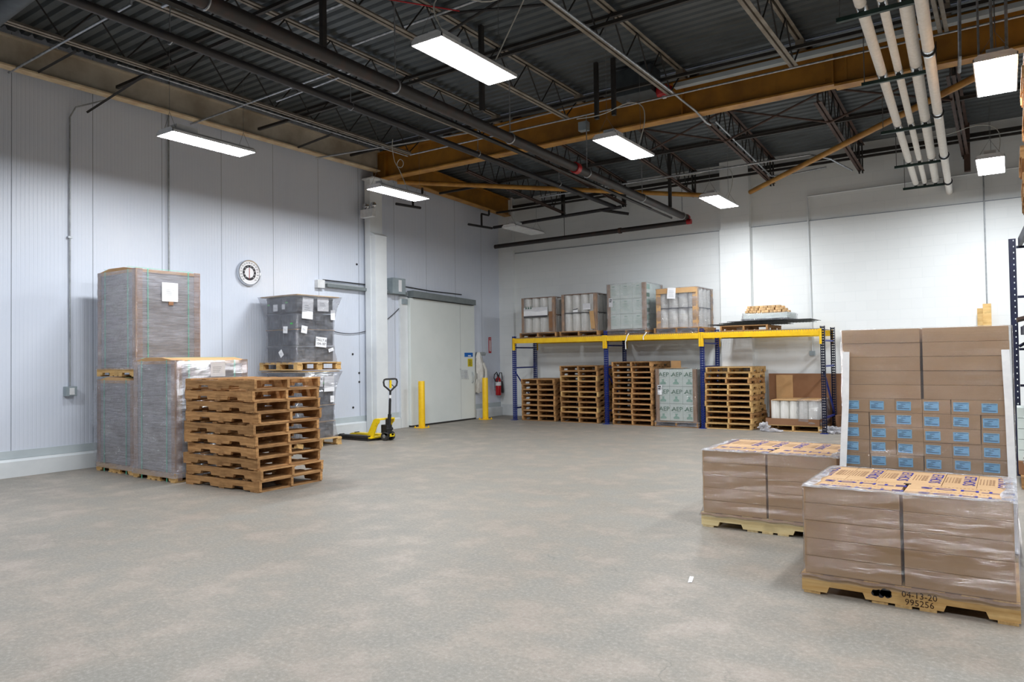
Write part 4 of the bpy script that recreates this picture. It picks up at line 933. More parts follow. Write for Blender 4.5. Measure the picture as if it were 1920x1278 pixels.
# ------------------------------------------------------------------ pallet jack
J = thing('pallet_jack', 'yellow pallet jack with black handle beside the white column', 'pallet jack', (-9.95, 10.16, 0), 0)
for y in (-.2, .2):
    bm = B(); prism(bm, [(-1.12, .06), (-1.06, .045), (-.18, .045), (-.18, .095), (-1.04, .085)], y - .08, y + .08, 'Y'); f = obj('fork', bm, 'joist_dark' if y < 0 else 'jack_yellow', J, label='dark worn fork' if y < 0 else None)
    for yy in (-.05, .05): pass
    obj('fork_roller', cyl(B(), (-.98, y - .05, .069), (-.98, y + .05, .069), .033, 14), 'rubber', f, True)
bm = B()
box(bm, -.07, .06, -.2, .2, .395, .425, bev=.008); box(bm, -.24, -.12, -.27, .27, .045, .07)
for y in (-.2, .2): prism(bm, [(-.30, .05), (-.10, .40), (-.06, .42), (.06, .42), (.05, .35), (.0, .31), (-.10, .10), (-.10, .05)], y - .012, y + .012, 'Y')
obj('frame_tower', bm, 'jack_yellow', J)
bm = B(); box(bm, -.04, .12, -.07, .07, .14, .3, bev=.01); cyl(bm, (.06, 0, .08), (.06, 0, .42), .035, 14); cyl(bm, (.1, -.09, .22), (.1, .09, .22), .03, 12); box(bm, .05, .16, -.1, .1, .1, .14)
obj('hydraulic_pump', bm, 'black_metal', J, True)
for y in (-.1, .06):
    bm = B(); cyl(bm, (.07, y, .085), (.07, y + .055, .085), .085, 24); o = obj('steer_wheel', bm, 'rubber', J, True)
    obj('hub', cyl(B(), (.07, y - .004, .085), (.07, y + .059, .085), .035, 14), 'galv', o, True)
bm = B(); box(bm, .08, .2, -.03, .03, .1, .13); box(bm, .17, .2, -.05, .05, .08, .13); obj('foot_pedal', bm, 'jack_yellow', J)
bm = B(); cyl(bm, (.1, 0, .24), (.125, 0, .5), .035, 12); cyl(bm, (.125, 0, .5), (.14, 0, .78), .024, 12); cyl(bm, (.14, 0, .78), (.15, 0, .95), .02, 12); obj('handle_shaft', bm, 'black_metal', J, True)
bm = tube(B(), [(.15, 0, .94), (.155, -.06, .98), (.155, -.17, 1.05), (.155, -.185, 1.12), (.155, -.165, 1.165), (.155, -.12, 1.175), (.155, .12, 1.175), (.155, .165, 1.165), (.155, .185, 1.12), (.155, .17, 1.05), (.155, .06, .98), (.15, 0, .94)], .017, 10); obj('handle_loop', bm, 'rubber', J, True)
obj('lever_plate', box(B(), .145, .165, -.022, .022, 1.0, 1.155), 'jack_yellow', J)
obj('release_lever', tube(B(), [(.16, .02, 1.07), (.17, .06, 1.04), (.17, .09, 1.0)], .007, 6), 'black_metal', J, True)
obj('shaft_sticker', cyl(B(), (.143, 0, .81), (.147, 0, .87), .0235, 12), 'paper', J, True)
M_ = single('loading_mat', box(B(), -11.02, -10.1, 9.86, 10.42, 0, .035), 'joist_dark', 'dark flat wooden board lying under the pallet jack forks', 'board')

# bollards
bo = None
for i, (x, y, lab) in enumerate(((-10.96, 12.36, 'left of the cooler door'), (-10.97, 14.78, 'right of the cooler door'))):
    if bo is None:
        bo = thing('bollard', 'x', 'bollard', (x, y, 0), 0, 'yellow bollards'); obj('post', lathe(B(), [(.074, .01), (.074, 1.04), (.07, 1.05), (0, 1.052)], 28), 'yellow_steel', bo, True)
        obj('base_plate', box(B(), -.13, .13, -.13, .13, 0, .012, bev=.002), 'yellow_steel', bo)
        for sx in (-1, 1):
            for sy in (-1, 1): obj('anchor_bolt', lathe(B(), [(.016, .012), (.016, .03), (.008, .032), (.008, .05)], 8, Matrix.Translation((sx * .105, sy * .105, 0))), 'yellow_steel', bo)
        o = bo
    else: o = dup(bo, (x, y, 0))
    o['label'] = 'yellow steel bollard bolted to the floor ' + lab

# thermometer dial
T = thing('wall_thermometer', 'round white dial thermometer with black ring on the left wall', 'thermometer', (XW, 8.18, 3.16))
RX = Matrix.Rotation(pi / 2, 4, 'Y')
obj('bezel', lathe(B(), [(.21, 0), (.235, .01), (.235, .05), (.225, .065), (.215, .06), (.215, .045)], 40, RX), 'chrome', T, True)
obj('face', lathe(B(), [(0, .02), (.218, .02), (.218, .046), (0, .046)], 40, RX), 'paper', T)
def ring(r0, r1, x, seg=40):
    bm = B(); 
    for k in range(seg):
        a = 2 * pi * k / seg; c = 2 * pi * (k + 1) / seg
        quad(bm, (x, r0 * cos(a), r0 * sin(a)), (x, r1 * cos(a), r1 * sin(a)), (x, r1 * cos(c), r1 * sin(c)), (x, r0 * cos(c), r0 * sin(c)))
    return bm
obj('black_ring', ring(.095, .14, .0475), 'ink', T)
bm = B(); bw = B()
vals = ['-40', '-20', '0', '20', '40', '60', '80', '100', '120']
for i in range(17):
    a = radians(225 - 270 * i / 16); s = str(-40 + 10 * i)
    text(bm, s, .032, on_right(.048, .178 * cos(a), .178 * sin(a)))
for i in range(10):
    a = radians(225 - 270 * i / 9); text(bw, str(-40 + 10 * i), .026, on_right(.049, .117 * cos(a), .117 * sin(a)))
obj('outer_numbers', bm, 'ink', T); obj('inner_numbers', bw, 'paper', T)
obj('needle', box(B(), .05, .053, -.004, .004, -.11, .09), 'red_paint', T)

# coat, hooks, extinguisher and sign
HK = thing('coat_rack', 'small metal hook strip on the wall beside the white coat', 'coat rack', (XW, 15.2, 1.66))
obj('strip', box(B(), .0, .015, -.22, .2, -.045, .045), 'alu', HK)
for y in (-.2, -.02, .16): obj('hook', tube(B(), [(.015, y, .0), (.05, y, -.01), (.07, y, .03), (.06, y, .06)], .006, 6), 'alu', HK, True)
bm = B(); secs = []
prof = [(1.70, .02, .03, 15.0), (1.66, .05, .05, 14.99), (1.55, .10, .07, 14.99), (1.38, .15, .08, 15.03), (1.22, .17, .08, 15.05), (1.15, .15, .08, 15.04), (1.0, .12, .07, 15.02), (.85, .13, .06, 15.0), (.72, .12, .05, 14.98), (.66, .10, .045, 14.98)]
N = 28
for (z, wy, wx, cy) in prof:
    rg = []
    for k in range(N):
        a = 2 * pi * k / N; f = 1 + .16 * sin(5 * a + z * 6) + .07 * sin(9 * a - z * 9)
        rg.append(bm.verts.new((XW + .09 + wx * cos(a) * f, cy + wy * sin(a) * f, z + .015 * sin(3 * a))))
    secs.append(rg)
for i in range(len(secs) - 1):
    for k in range(N): bm.faces.new((secs[i][k], secs[i][(k + 1) % N], secs[i + 1][(k + 1) % N], secs[i + 1][k]))
bm.faces.new(secs[0]); bm.faces.new(secs[-1][::-1])
bmesh.ops.recalc_face_normals(bm, faces=bm.faces)
ct = single('lab_coat', bm, 'coat', 'white coat hanging from the hook strip right of the cooler door', 'coat', smooth=True)
sb = B(); tube(sb, [(.06, .06, .78), (.1, .12, .6), (.1, .13, .42), (.08, .09, .36)], .035, 8); obj('sleeve', sb, 'coat', ct, True)
X = thing('fire_extinguisher', 'red fire extinguisher with black horn on the wall near the corner', 'fire extinguisher', (XW + .12, 15.82, .55))
tilt = Matrix.Rotation(radians(8), 4, 'X')
obj('cylinder', lathe(B(), [(.06, 0), (.075, .015), (.075, .40), (.06, .45), (.03, .48), (.03, .5)], 22), 'bottle_red', X, True)
obj('label_band', lathe(B(), [(.0762, .26), (.0762, .36)], 22), 'paper', X, True)
obj('valve', box(B(), -.02, .02, -.03, .03, .5, .54, bev=.005), 'black_metal', X)
obj('carry_handle', tube(B(), [(0, -.02, .53), (0, -.05, .56), (0, -.1, .575)], .009, 6), 'black_metal', X, True)
obj('hose', tube(B(), [(0, .0, .53), (.02, -.10, .62), (.02, -.2, .56), (.02, -.22, .46), (.02, -.16, .38), (.03, -.09, .36), (.05, 0, .6), (.05, .08, .6), (.04, .12, .5), (.03, .13, .4)], .012, 8), 'black_metal', X, True)
obj('horn', lathe(B(), [(.018, .38), (.03, .3), (.045, .08), (.045, .06)], 14, Matrix.Translation((.03, .13, 0))), 'black_metal', X, True)
obj('wall_bracket', box(B(), -.12, -.07, -.03, .03, .15, .45), 'galv', X)
Sg = thing('extinguisher_sign', 'narrow red sign reading FIRE EXTINGUISHER with a white arrow', 'sign', (XW, 15.62, 1.68))
obj('plate', box(B(), 0, .008, -.055, .055, 0, .42), 'sign_red', Sg)
bm = B(); box(bm, .008, .0095, -.032, .032, .07, .34); prism(bm, [(-.03, .07), (.03, .07), (0, .03)], .008, .0095, 'X'); obj('white_panel', bm, 'paper', Sg)
bm = B(); text(bm, 'FIRE', .036, on_right(.0102, 0, .375)); w2 = B(); text(w2, 'EXTINGUISHER', .03, on_right(.0105, 0, .205, -pi / 2), sx=1.2)
obj('fire_lettering', bm, 'paper', Sg); obj('extinguisher_lettering', w2, 'sign_red', Sg)

# ------------------------------------------------------------------ blue and yellow rack
RF, RB = 14.95, 15.98; RXs = [-10.2, -7.65, -5.38, -2.98]; BZ0, BZ1 = 1.90, 2.02
RK = thing('pallet_rack', 'blue and yellow pallet rack along the back wall', 'pallet rack', (-6.6, 15.5, 0))
def post(bm, x, y, h, s):
    """perforated front face plus two side flanges; s = -1 faces the room"""
    w = .04
    for (a, b) in ((-w, -.026), (-.006, .006), (.026, w)): box(bm, x + a, x + b, y + s * .0, y + s * .004, 0, h)
    n = int(h / .05)
    for i in range(n + 1):
        z = i * .05; box(bm, x - w, x + w, y, y + s * .004, z - .012, min(h, z + .014))
    for a in (-w, w - .004): 
        for (c, d) in ((0, .02), (.045, .07)): box(bm, x + a, x + a + .004, min(y - s * c, y - s * d), max(y - s * c, y - s * d), 0, h)
        for i in range(n + 1):
            z = i * .05; box(bm, x + a, x + a + .004, min(y - s * .02, y - s * .045), max(y - s * .02, y - s * .045), z - .012, min(h, z + .014))
    return bm
for i, x in enumerate(RXs):
    for y, s in ((RF, -1), (RB, 1)):
        h = 2.14 if i == 1 else 2.11 if i == 2 else 2.08
        p = obj('upright_post', rel(RK, post(B(), x, y, h, s)), 'blue_steel' if i < 3 else 'navy_steel', RK)
        bm = B(); box(bm, x - .07, x + .07, y - .07, y + .07, 0, .008); bm2 = rel(RK, bm); obj('foot_plate', bm2, 'blue_steel', RK)
    for z in (.28, 1.28, 1.78): obj('horizontal_brace', rel(RK, box(B(), x - .015, x + .015, RF + .04, RB - .04, z, z + .035)), 'blue_steel', RK)
    obj('diagonal_brace', rel(RK, tube(B(), [(x, RF + .05, 1.2), (x, RB - .05, .34)], .022, 4)), 'blue_steel', RK)
for i in range(3):
    x0, x1 = RXs[i] + .04, RXs[i + 1] - .04
    for y, s in ((RF, -1), (RB, 1)):
        bm = B(); yy = (y - .045, y + .005) if s < 0 else (y - .005, y + .045)
        box(bm, x0, x1, yy[0], yy[1], BZ0, BZ1 - .028, bev=.004); box(bm, x0, x1, yy[0] + (.012 if s < 0 else 0), yy[1] - (0 if s < 0 else .012), BZ1 - .028, BZ1, bev=.002)
        b_ = obj('beam', rel(RK, bm), 'yellow_steel', RK)
        for xx, e in ((RXs[i], 1), (RXs[i + 1], -1)):
            bm = B(); xa = xx + e * .0; box(bm, min(xx + e * .002, xx + e * .043), max(xx + e * .002, xx + e * .043), yy[0] - .006 if s < 0 else yy[1], yy[0] - .001 if s < 0 else yy[1] + .005, BZ0 - .17, BZ1 + .01); box(bm, min(xx + e * .04, xx + e * .048), max(xx + e * .04, xx + e * .048), yy[0], yy[1], BZ0 - .17, BZ1 + .01)
            c_ = obj('end_connector', rel(RK, bm), 'yellow_steel', b_)
    bm = B(); n = int((x1 - x0) / .05)
    for k in range(n + 1):
        x = x0 + (x1 - x0) * k / n; box(bm, x - .003, x + .003, RF - .03, RB + .03, BZ1 + .001, BZ1 + .007); box(bm, x - .003, x + .003, RF - .036, RF - .030, BZ1 - .028, BZ1 + .007)
    for k in range(8):
        y = RF + (RB - RF) * k / 7; box(bm, x0, x1, y - .003, y + .003, BZ1 + .007, BZ1 + .012)
    obj('wire_deck', rel(RK, bm), 'wire', RK)
DZ = BZ1 + .013
# loads of film rolls
def rolls_layer(t, W, Dp, z, h, nx, ny, r, name='film_roll'):
    me = None
    for i in range(nx):
        for j in range(ny):
            if 0 < i < nx - 1 and 0 < j < ny - 1: continue
            x = -W / 2 + W * (i + .5) / nx; y = -Dp / 2 + Dp * (j + .5) / ny
            if me is None:
                bm = B(); lathe(bm, [(.0, 0), (r, 0), (r + .002, .01), (r + .002, h - .01), (r, h), (.04, h), (.04, h - .03), (0, h - .03)], 22); me = mesh(name, bm, 'film_roll', True)
            o = bpy.data.objects.new(name, me); COL.objects.link(o); o.parent = t; o.location = (x, y, z)
def roll_load(label, x0, x1, z1, seed, kind):
    W = x1 - x0; cx = (x0 + x1) / 2; y0 = RF + .04; Dp = 1.05; cy = y0 + Dp / 2; zb = DZ; H = z1 - zb
    t = thing('wrapped_roll_pallet', label, 'wrapped pallet', (cx, cy, zb), 0, 'wrapped pallets of film rolls on the rack')
    pr = Matrix.Rotation(pi / 2, 4, 'Z')
    n0 = set(t.children); add_pallet(t, Dp, W + .04, .12, 'pallet_old', seed=seed)
    for c in t.children: c.rotation_euler = (0, 0, pi / 2)
    h = (H - .13 - .03) / 2
    w = W - .1
    rolls_layer(t, w, Dp - .1, .125, h - .01, 4, 4, w / 8 - .003); rolls_layer(t, w, Dp - .1, .125 + h + .012, h - .01, 4, 4, w / 8 - .003)
    obj('layer_pad', box(B(), -w / 2, w / 2, -Dp / 2 + .04, Dp / 2 - .04, .125 + h - .006, .125 + h + .008), 'ink' if kind != 1 else 'cardboard', t, label='dark sheet between the two layers of rolls')
    obj('top_pad', box(B(), -w / 2, w / 2, -Dp / 2 + .04, Dp / 2 - .04, H - .03, H - .018), 'cardboard', t)
    for sx in (-1, 1):
        for sy in (-1, 1): obj('edge_board', lboard(B(), sx * (w / 2 + .012), sy * (Dp / 2 - .03), sx, sy, .12, H - .02, .07 if kind != 3 else .1), 'edge_board' if kind != 3 else 'cardboard_l', t)
    if kind == 1:
        bm = B(); box(bm, -w / 2 + .05, w / 2 - .18, -Dp / 2 + .02, -Dp / 2 + .022, .52, .74); o = obj('printed_sheet', bm, 'paper', t)
        bm = B(); box(bm, -w / 2 + .05, w / 2 - .18, -Dp / 2 + .018, -Dp / 2 + .02, .49, .535); obj('black_band', bm, 'ink', o)
        bm = B(); 
        for q in range(3): prism(bm, [(-w / 2 + .1 + q * .07, .70), (-w / 2 + .12 + q * .07, .78), (-w / 2 + .15 + q * .07, .71)], -Dp / 2 + .016, -Dp / 2 + .018, 'Y')
        obj('torn_print', bm, 'ink_green', o)
        obj('cardboard_strip', box(B(), w / 2 - .14, w / 2 - .04, -Dp / 2 + .01, -Dp / 2 + .016, .14, .62), 'cardboard', t)
    if kind == 2:
        M4 = Matrix.Translation((w / 2 - .06, -Dp / 2 + .0, .16)) @ Matrix.Rotation(radians(-6), 4, 'Y'); obj('cardboard_strip', box(B(), -.05, .06, 0, .006, 0, .42, M4), 'cardboard_l', t)
        bm = B(); box(bm, .12, .32, -Dp / 2 + .02, -Dp / 2 + .022, .62, .76); obj('sheet', bm, 'paper', t); bm = B(); box(bm, -.15, -.02, -Dp / 2 + .02, -Dp / 2 + .022, .57, .64); obj('sheet', bm, 'paper', t); bm = B(); prism(bm, [(-.15, .62), (-.02, .635), (-.02, .655), (-.15, .635)], -Dp / 2 + .016, -Dp / 2 + .018, 'Y'); obj('tape_piece', bm, 'ink', t)
    if kind == 3:
        bm = B(); box(bm, -w / 2 - .0, w / 2, -Dp / 2 + .01, -Dp / 2 + .02, H - .13, H - .02); obj('cardboard_band', bm, 'cardboard_l', t)
        M4 = on_front(-.1, -Dp / 2 - .01, H - .14, -.08); bm = B(); box(bm, -.09, .1, -.11, .13, 0, .002, M4); o = obj('document', bm, 'paper', t, label='white paper sheet')
        bm = B()
        for q in range(5): box(bm, -.06, .06 - .01 * (q % 3), -.06 + q * .03, -.055 + q * .03, .0022, .003, M4)
        obj('print', bm, 'conduit', o)
    bulge = {1: .02, 2: .012, 3: .015}[kind]
    obj('stretch_film', shell(-w / 2 - .015, w / 2 + .015, -Dp / 2 + .03, Dp / 2 - .03, .08 if kind < 3 else .0, H - .01, lambda q: .012 + bulge * 3 * max(0, .25 - q) + .01 * sin(q * 20), top=.2, amp=.014, nz=26, nx=12, seed=seed), 'film_clear' if kind < 3 else 'film_dark', t, True)
    return t
roll_load('film wrapped rolls with a black band, far left on the rack', -10.02, -9.0, 3.03, 21, 1)
roll_load('film wrapped rolls with a loose cardboard strip, second on the rack from left', -8.87, -7.87, 3.05, 22, 2)
roll_load('hazy wrapped rolls with brown cardboard edges, left of the middle rack post', -6.45, -5.45, 3.03, 23, 3)
def white_cartons(label, x0, x1, y0, zb, z1, logo, seed, rows=3, cols=3):
    W = x1 - x0; cx = (x0 + x1) / 2; Dp = 1.03; cy = y0 + Dp / 2
    t = thing('wrapped_white_carton_pallet', label, 'wrapped pallet', (cx, cy, zb), 0, 'wrapped pallets of white cartons')
    add_pallet(t, Dp, W + .03, .12, 'pallet_old', seed=seed)
    for c in t.children: c.rotation_euler = (0, 0, pi / 2)
    H = z1 - zb; z0 = .13; w = (W - .06) / cols; h = (H - z0 - .01) / rows; d = (Dp - .08) / 3
    for k in range(rows):
        for i in range(cols):
            for j in range(3):
                x = -W / 2 + .03 + i * w; y = -Dp / 2 + .04 + j * d; z = z0 + k * h
                o = obj('carton', box(B(), x + .002, x + w - .002, y + .002, y + d - .002, z + .002, z + h - .003, bev=.004), 'white_carton', t)
                if j == 0:
                    cxx = x + w / 2
                    if logo == 'AEP':
                        bm = B(); text(bm, 'AEP', .13, on_front(cxx + .02, y - .0005, z + h * .68), sx=1.1); prism(bm, [(cxx - .13, z + h * .60), (cxx - .09, z + h * .60), (cxx - .05, z + h * .68), (cxx - .07, z + h * .68)], y - .001, y, 'Y'); obj('lettering', bm, 'ink_green', o)
                        bm = B(); prism(bm, [(cxx - .06, z + h * .12), (cxx + .06, z + h * .12), (cxx + .07, z + h * .2), (cxx + .02, z + h * .3), (cxx + .03, z + h * .42), (cxx - .03, z + h * .42), (cxx - .02, z + h * .3), (cxx - .07, z + h * .2)], y - .001, y, 'Y'); box(bm, cxx - .08, cxx + .08, y - .001, y, z + h * .5, z + h * .515); obj('emblem', bm, 'ink_green_l', o)
                    else:
                        bm = B()
                        for q in range(6): box(bm, cxx - .07, cxx + .06 - .015 * (q % 3), y - .001, y, z + h * (.25 + .085 * q), z + h * (.25 + .085 * q) + .005)
                        box(bm, cxx - .05, cxx + .02, y - .001, y, z + h * .8, z + h * .85); obj('print', bm, 'ink_green_l', o)
        if logo != 'AEP':
            bm = B(); box(bm, W / 2 - .03, W / 2 - .0285, -Dp / 2 + .1, -Dp / 2 + .3, z0 + k * h + .03, z0 + k * h + .12); obj('green_print', bm, 'ink_green', t)
            bm = B(); box(bm, W / 2 - .03, W / 2 - .0285, -Dp / 2 + .1, -Dp / 2 + .32, z0 + k * h + .2, z0 + k * h + .32); obj('pale_print', bm, 'ink_green_l', t)
    for sx in (-1, 1):
        for sy in (-1, 1): obj('edge_board', lboard(B(), sx * (W / 2 - .02), sy * (Dp / 2 - .03), sx, sy, .12, H - .01, .075), 'edge_board', t)
    bm = B(); box(bm, -W / 2 + .06, -W / 2 + .16, -Dp / 2 + .012, -Dp / 2 + .014, H * .55, H * .72); o = obj('sheet', bm, 'paper', t)
    bm = B(); box(bm, -W / 2 + .075, -W / 2 + .14, -Dp / 2 + .01, -Dp / 2 + .012, H * .68, H * .70); box(bm, -W / 2 + .075, -W / 2 + .13, -Dp / 2 + .01, -Dp / 2 + .012, H * .645, H * .665); obj('print', bm, 'ink', o)
    obj('stretch_film', shell(-W / 2 - .0, W / 2, -Dp / 2 + .02, Dp / 2 - .02, .09, H, lambda q: .01 + .03 * max(0, .06 - q) / .06, top=.12, amp=.007, nz=26, nx=12, seed=seed), 'film_white' if logo != 'AEP' else 'film', t, True)
    # bunched film round the pallet
    obj('bunched_film', shell(-W / 2 - .02, W / 2 + .02, -Dp / 2 - .0, Dp / 2, .015, .12, lambda q: .01 * sin(q * 9), amp=.03, nz=6, nx=20, seed=seed + 3), 'film_dark', t, True)
    return t
white_cartons('tall wrapped pallet of white cartons on the rack, brown edge boards', -7.63, -6.66, RF + .04, DZ, 3.2, '', 31)
w5 = white_cartons('wrapped white cartons printed AEP on the floor under the rack', -6.45, -5.5, 14.93, 0, 1.26, 'AEP', 32)
for (x, z, L, lab) in ((-7.05, 2.02, .32, 'longer one'), (-6.62, 2.04, .14, 'shorter one')):
    single('film_tail', tube(B(), [(x, 14.93, z + .03), (x - .02, 14.89, z - .02), (x - .06, 14.88, z - L * .5), (x - .05, 14.87, z - L)], .012, 5), 'film_roll', 'twisted tail of film hanging over the yellow beam, ' + lab, 'plastic film', smooth=True)
sb = thing('cardboard_scrap', 'brown cardboard flap lying on the white AEP cartons', 'cardboard', (-6.05, 15.2, 1.27))
obj('flap', box(B(), -.2, .2, -.2, .15, .0, .006), 'cardboard_l', sb); obj('upright_flap', box(B(), -.18, .05, .14, .15, .006, .16), 'cardboard_l', sb)
# right bay top: pallet, wire panels, wood blocks
new_pallet('weathered pallet lying on the right bay of the rack deck', (-4.5, 15.5, DZ), pi / 2, 1.05, .98, .115, 'pallet_old', seed=44)
def mesh_panel(label, x0, x1, y0, y1, z, rz):
    bm = B(); n = 26
    for k in range(n + 1): x = x0 + (x1 - x0) * k / n; box(bm, x - .002, x + .002, y0, y1, 0, .005)
    for k in range(9): y = y0 + (y1 - y0) * k / 8; box(bm, x0, x1, y - .003, y + .003, .005, .011)
    for k in range(0, n + 1, 2): x = x0 + (x1 - x0) * k / n; box(bm, x - .002, x + .002, y0 - .004, y0, -.02, .008)
    box(bm, x0, x1, y0 - .005, y0 - .001, -.022, -.016)
    o = obj('wire_panel', bm, 'wire_dark'); o.location = (-4.3, 15.5, z); o.rotation_euler = (0, 0, radians(rz)); tag(o, label, 'wire mesh panel', 'wire mesh panels on the rack'); return o
for i, (a, b, z, rz) in enumerate(((-.95, .55, DZ + .14, 1), (-.7, 1.0, DZ + .165, -1.5), (-.55, 1.1, DZ + .19, 1.5))): mesh_panel('black wire mesh panel lying on the pallet in the right bay, ' + ('lowest', 'middle', 'topmost')[i], a, b, -.5, .5, z, rz)
PBx = thing('wrapped_block_tray', 'film wrapped tray under the pile of wood offcuts on the rack', 'wrapped tray', (-4.1, 15.45, DZ + .21))
obj('dark_board', box(B(), -.46, .46, -.35, .4, 0, .03), 'crate_black', PBx); obj('tray', box(B(), -.44, .44, -.33, .38, .03, .14, bev=.01), 'white_carton', PBx)
obj('stretch_film', shell(-.45, .45, -.34, .39, .0, .15, lambda q: .02, top=.1, amp=.03, nz=8, nx=16, seed=51), 'film_white', PBx, True)
r = random.Random(9); bmz = DZ + .21 + .155; k = 0; proto = None
for row, (n, dx) in enumerate(((10, 0), (9, .03), (8, .05))):
    for j in range(2):
        for i in range(n):
            x = -4.47 + dx + i * .082 + r.uniform(-.004, .004); y = 15.2 + j * .3; z = bmz + row * .048
            if proto is None: proto = obj('wood_block', box(B(), -.036, .036, -.07, .07, 0, .045, bev=.002), 'offcut'); o = proto
            else: o = proto.copy(); COL.objects.link(o)
            o.location = (x, y, z); o.rotation_euler = (0, 0, radians(r.uniform(-6, 6)))
            tag(o, 'small wood offcut block in the pile on top of the rack', 'wood block', 'wood offcuts piled on the rack')
# cardboard sheets against the back wall, roll pallet on the floor, film scraps
single('cardboard_sheet', box(B(), -4.3, -2.3, 16.045, 16.06, .0, 1.13), 'cardboard', 'large brown cardboard sheet leaning on the back wall behind the rack', 'cardboard')
single('cardboard_sheet', box(B(), -4.14, -3.80, 16.02, 16.04, .0, 1.10), 'cardboard_l', 'narrow lighter cardboard piece in front of the large brown sheet', 'cardboard')
single('cardboard_box', box(B(), -3.02 + .1, -2.0, 15.7, 15.95, 0, .3, bev=.004), 'cardboard', 'low brown box on the floor just right of the blue rack', 'cardboard')
single('plastic_bin', lathe(B(), [(.12, 0), (.14, .5), (.16, .52), (.16, .56), (0, .57)], 18, Matrix.Translation((-2.6, 15.45, .0))), 'heater', 'dark grey bin behind the right end post of the rack', 'bin', smooth=True)
t = thing('roll_pallet', 'low open pallet of white film rolls at the right end of the rack', 'pallet of rolls', (-3.6, 15.62, 0))
add_pallet(t, 1.05, 1.02, .125, 'pallet_new', seed=61)
for c in t.children: c.rotation_euler = (0, 0, pi / 2)
rolls_layer(t, .9, .92, .135, .47, 5, 5, .088)
bm = B(); 
for (a0, a1, b0, b1) in ((-.53, .51, -.53, -.525), (-.53, .51, .5, .505), (-.53, -.525, -.53, .5), (.505, .51, -.53, .5)): box(bm, a0, a1, b0, b1, .127, .255)
obj('cardboard_tray', bm, 'cardboard', t); obj('top_sheet', box(B(), -.42, .5, -.48, .48, .612, .622), 'cardboard_l', t)
obj('stretch_film', shell(.1, .5, -.5, .48, .13, .63, lambda q: .02, top=.05, amp=.03, nz=12, nx=12, seed=62), 'film_white', t, True)
def crumple(cx, cy, z, s, seed, label):
    bm = B(); bmesh.ops.create_icosphere(bm, subdivisions=4, radius=1)
    for v in bm.verts:
        n = noise.noise(v.co * 2.1 + Vector((seed, 0, 0))) + .6 * noise.noise(v.co * 5 + Vector((seed, 3, 0))); f = 1 + n * .9
        v.co = Vector((v.co.x * f * s[0], v.co.y * f * s[1], max(-.0, (v.co.z * f * .5 + .5)) * s[2]))
        v.co += Vector((cx, cy, z))
    return single('film_scrap', bm, 'film_rim', label, 'plastic film', smooth=True)
crumple(-4.15, 15.0, 0, (.1, .08, .16), 3.1, 'crumpled clear film heap on the floor beside the low roll pallet')
crumple(-3.95, 14.9, 0, (.16, .07, .06), 8.1, 'flat crumpled film on the floor in front of the roll pallet')
crumple(-2.85, 15.05, 0, (.16, .1, .12), 5.5, 'crumpled film on the floor at the foot of the right rack post')
# planks behind the tall cartons
pl = None
for i, (x, w_, h, y) in enumerate(((-.44, .09, 2.34, 16.02), (-.33, .13, 2.42, 16.0))):
    single('wood_plank', box(B(), x - w_ / 2, x + w_ / 2, y, y + .03, .0, h), 'lumber', 'tall light plank standing at the back wall, ' + ('left and shorter', 'right and taller'), 'plank') if False else single('wood_plank', box(B(), x - w_ / 2, x + w_ / 2, y, y + .03, .0, h), 'lumber', 'tall light plank standing at the back wall, ' + ('left, shorter one', 'right, taller one')[i], 'plank')
single('paper_scrap', (lambda b_: quad(b_, (-1.85, 4.78, .002), (-1.825, 4.79, .004), (-1.86, 4.92, .003), (-1.885, 4.91, .006)))(B()), 'paper', 'small white paper scrap on the floor left of the front pallet', 'paper')

# ------------------------------------------------------------------ dark rack at the right edge
RR = thing('pallet_rack', 'dark navy pallet rack at the right edge of the room', 'pallet rack', (.6, 9.5, 0))
def post2(x, y, h):
    bm = B()
    for (a, b) in ((-.038, .007), (.018, .038)): box(bm, x + a, x + b, y - .035, y - .031, 0, h)
    for i in range(int(h / .075) + 1): box(bm, x + .007, x + .018, y - .035, y - .031, i * .075, min(h, i * .075 + .058))
    box(bm, x - .038, x - .034, y - .035, y + .035, 0, h); box(bm, x + .034, x + .038, y - .035, y + .035, 0, h); return obj('upright_post', rel(RR, bm), 'navy_steel', RR)
for (x0, y) in ((.055, 11.0), (.185, 8.1)):
    for x in (x0, x0 + 1.05): post2(x, y, 2.94)
    for z in (.3, 1.1, 1.55, 2.2, 2.82): obj('horizontal_brace', rel(RR, box(B(), x0 + .04, x0 + 1.01, y - .012, y + .012, z, z + .03)), 'navy_steel', RR)
    obj('diagonal_brace', rel(RR, tube(B(), [(x0 + .04, y, 1.6), (x0 + 1.0, y, 2.2)], .018, 4)), 'navy_steel', RR)
for (y0, y1, xa, xb) in ((8.13, 10.97, .185, .055), (11.03, 13.87, .055, -.07)):
    for dx in (0, 1.05):
        for z in (1.78, 3.0 - .12):
            obj('beam', rel(RR, tube(B(), [(xa + dx + .03, y0, z), (xb + dx + .03, y1, z)], .055, 4)), 'red_paint' if z < 2 else 'yellow_steel', RR) if False else None
bm = B()
for z in (1.74, 2.84):
    for dx in (.06, 1.05): obj('beam', rel(RR, prism(B(), [(.185 + dx, 8.1), (.055 + dx, 10.96), (.055 + dx + .04, 10.96), (.185 + dx + .04, 8.1)], z, z + .1, 'Z')), 'navy_steel', RR)
    obj('deck_boards', rel(RR, prism(B(), [(.27, 8.15), (.14, 10.9), (1.15, 10.9), (1.25, 8.15)], z + .1, z + .115, 'Z')), 'wire', RR)
stackz = 2.96
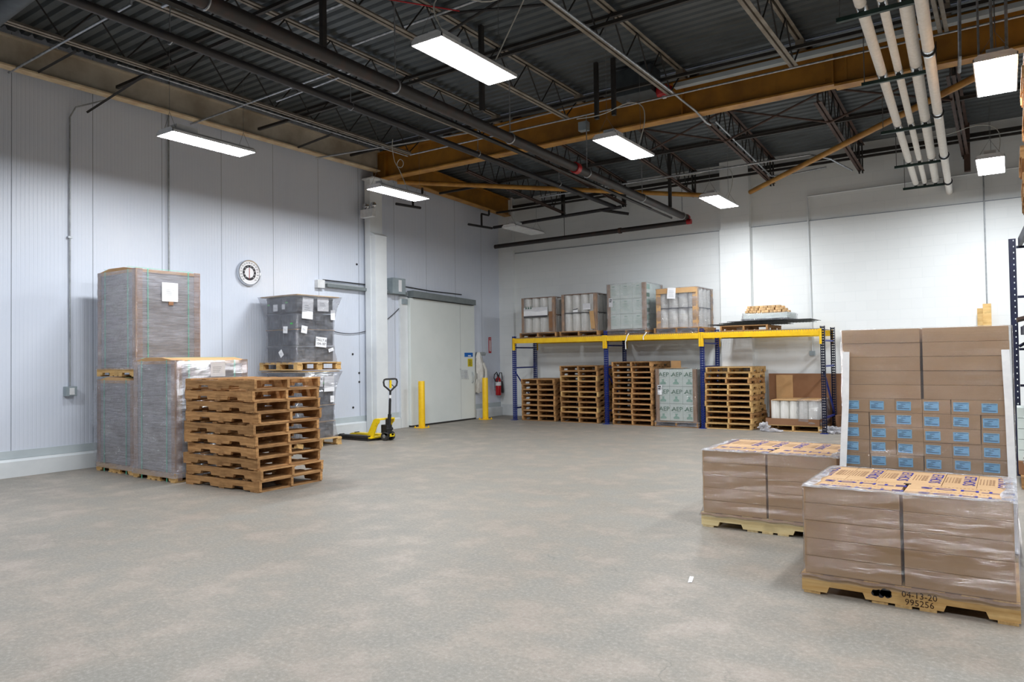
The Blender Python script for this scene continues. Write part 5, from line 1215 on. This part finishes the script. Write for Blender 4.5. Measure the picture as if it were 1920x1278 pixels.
for i in range(11):
    o = new_pallet('pallet stored on top of the dark rack, %s of the pile' % (['lowest', 'second', 'third', 'fourth', 'fifth', 'sixth', 'seventh', 'eighth', 'ninth', 'tenth', 'topmost'][i]), (.13 + .56, 8.75, stackz + i * .125), pi / 2 * 0, 1.1, 1.0, .123, 'pallet_old', seed=70) if i == 0 else dup(o0, (.12 + .56 + (i % 3) * .014 - .006 * (i % 2) + (.03 if i > 3 else 0), 8.75, stackz + i * .125), 0, 'pallet stored on top of the dark rack, %s of the pile' % (['lowest', 'second', 'third', 'fourth', 'fifth', 'sixth', 'seventh', 'eighth', 'ninth', 'tenth', 'topmost'][i]))
    if i == 0: o0 = o; o['group'] = 'pallets on top of the dark rack'
# board with draped film on the rack's lower level
bm = B(); M4 = Matrix.Translation((.66, 10.2, 2.03)) @ Matrix.Rotation(radians(-14), 4, 'Y'); box(bm, -.6, .45, -.4, .45, 0, .03, M4)
single('tilted_board', bm, 'joist_rust', 'dark reddish board lying tilted on the dark rack, right edge', 'board')
# wrapped pallet at right edge, close
t = thing('wrapped_pallet', 'film covered pallet load at the right edge behind the front cartons', 'wrapped pallet', (.67, 6.74, 0))
for q in range(3):
    pass
add_pallet(t, 1.1, 1.1, .13, 'pallet_new', seed=81)
obj('base_boards', box(B(), -.52, .54, -.52, .52, .14, .3), 'pallet_new', t)
obj('sacks', box(B(), -.5, .5, -.48, .5, .31, .72, bev=.08), 'white_carton', t, True)
obj('stretch_film', shell(-.52, .54, -.5, .52, .25, .78, lambda q: .01 + .05 * q, top=.3, amp=.04, nz=14, nx=16, seed=82), 'film_white', t, True)
# small white boxes seen behind, under the dark rack
wb = None
for k in range(5):
    bm = B(); box(bm, -.16, .16, -.2, .2, 0, .118, bev=.004)
    if wb is None: wb = obj('white_box', bm, 'white_carton'); o = wb
    else: o = wb.copy(); COL.objects.link(o)
    o.location = (.21, 10.35, .29 + k * .122); tag(o, 'small white box stacked under the dark rack, ' + ('lowest', 'second', 'third', 'fourth', 'topmost')[k], 'box', 'white boxes under the dark rack')
single('carton_base', box(B(), .05, .6, 10.1, 10.7, .14, .288, bev=.003), 'cardboard', 'brown carton under the small white boxes at the right rack', 'carton')
new_pallet('pallet on the floor under the dark rack at right', (.62, 10.4, 0), 0, 1.1, 1.0, .138, 'pallet_old', seed=90)
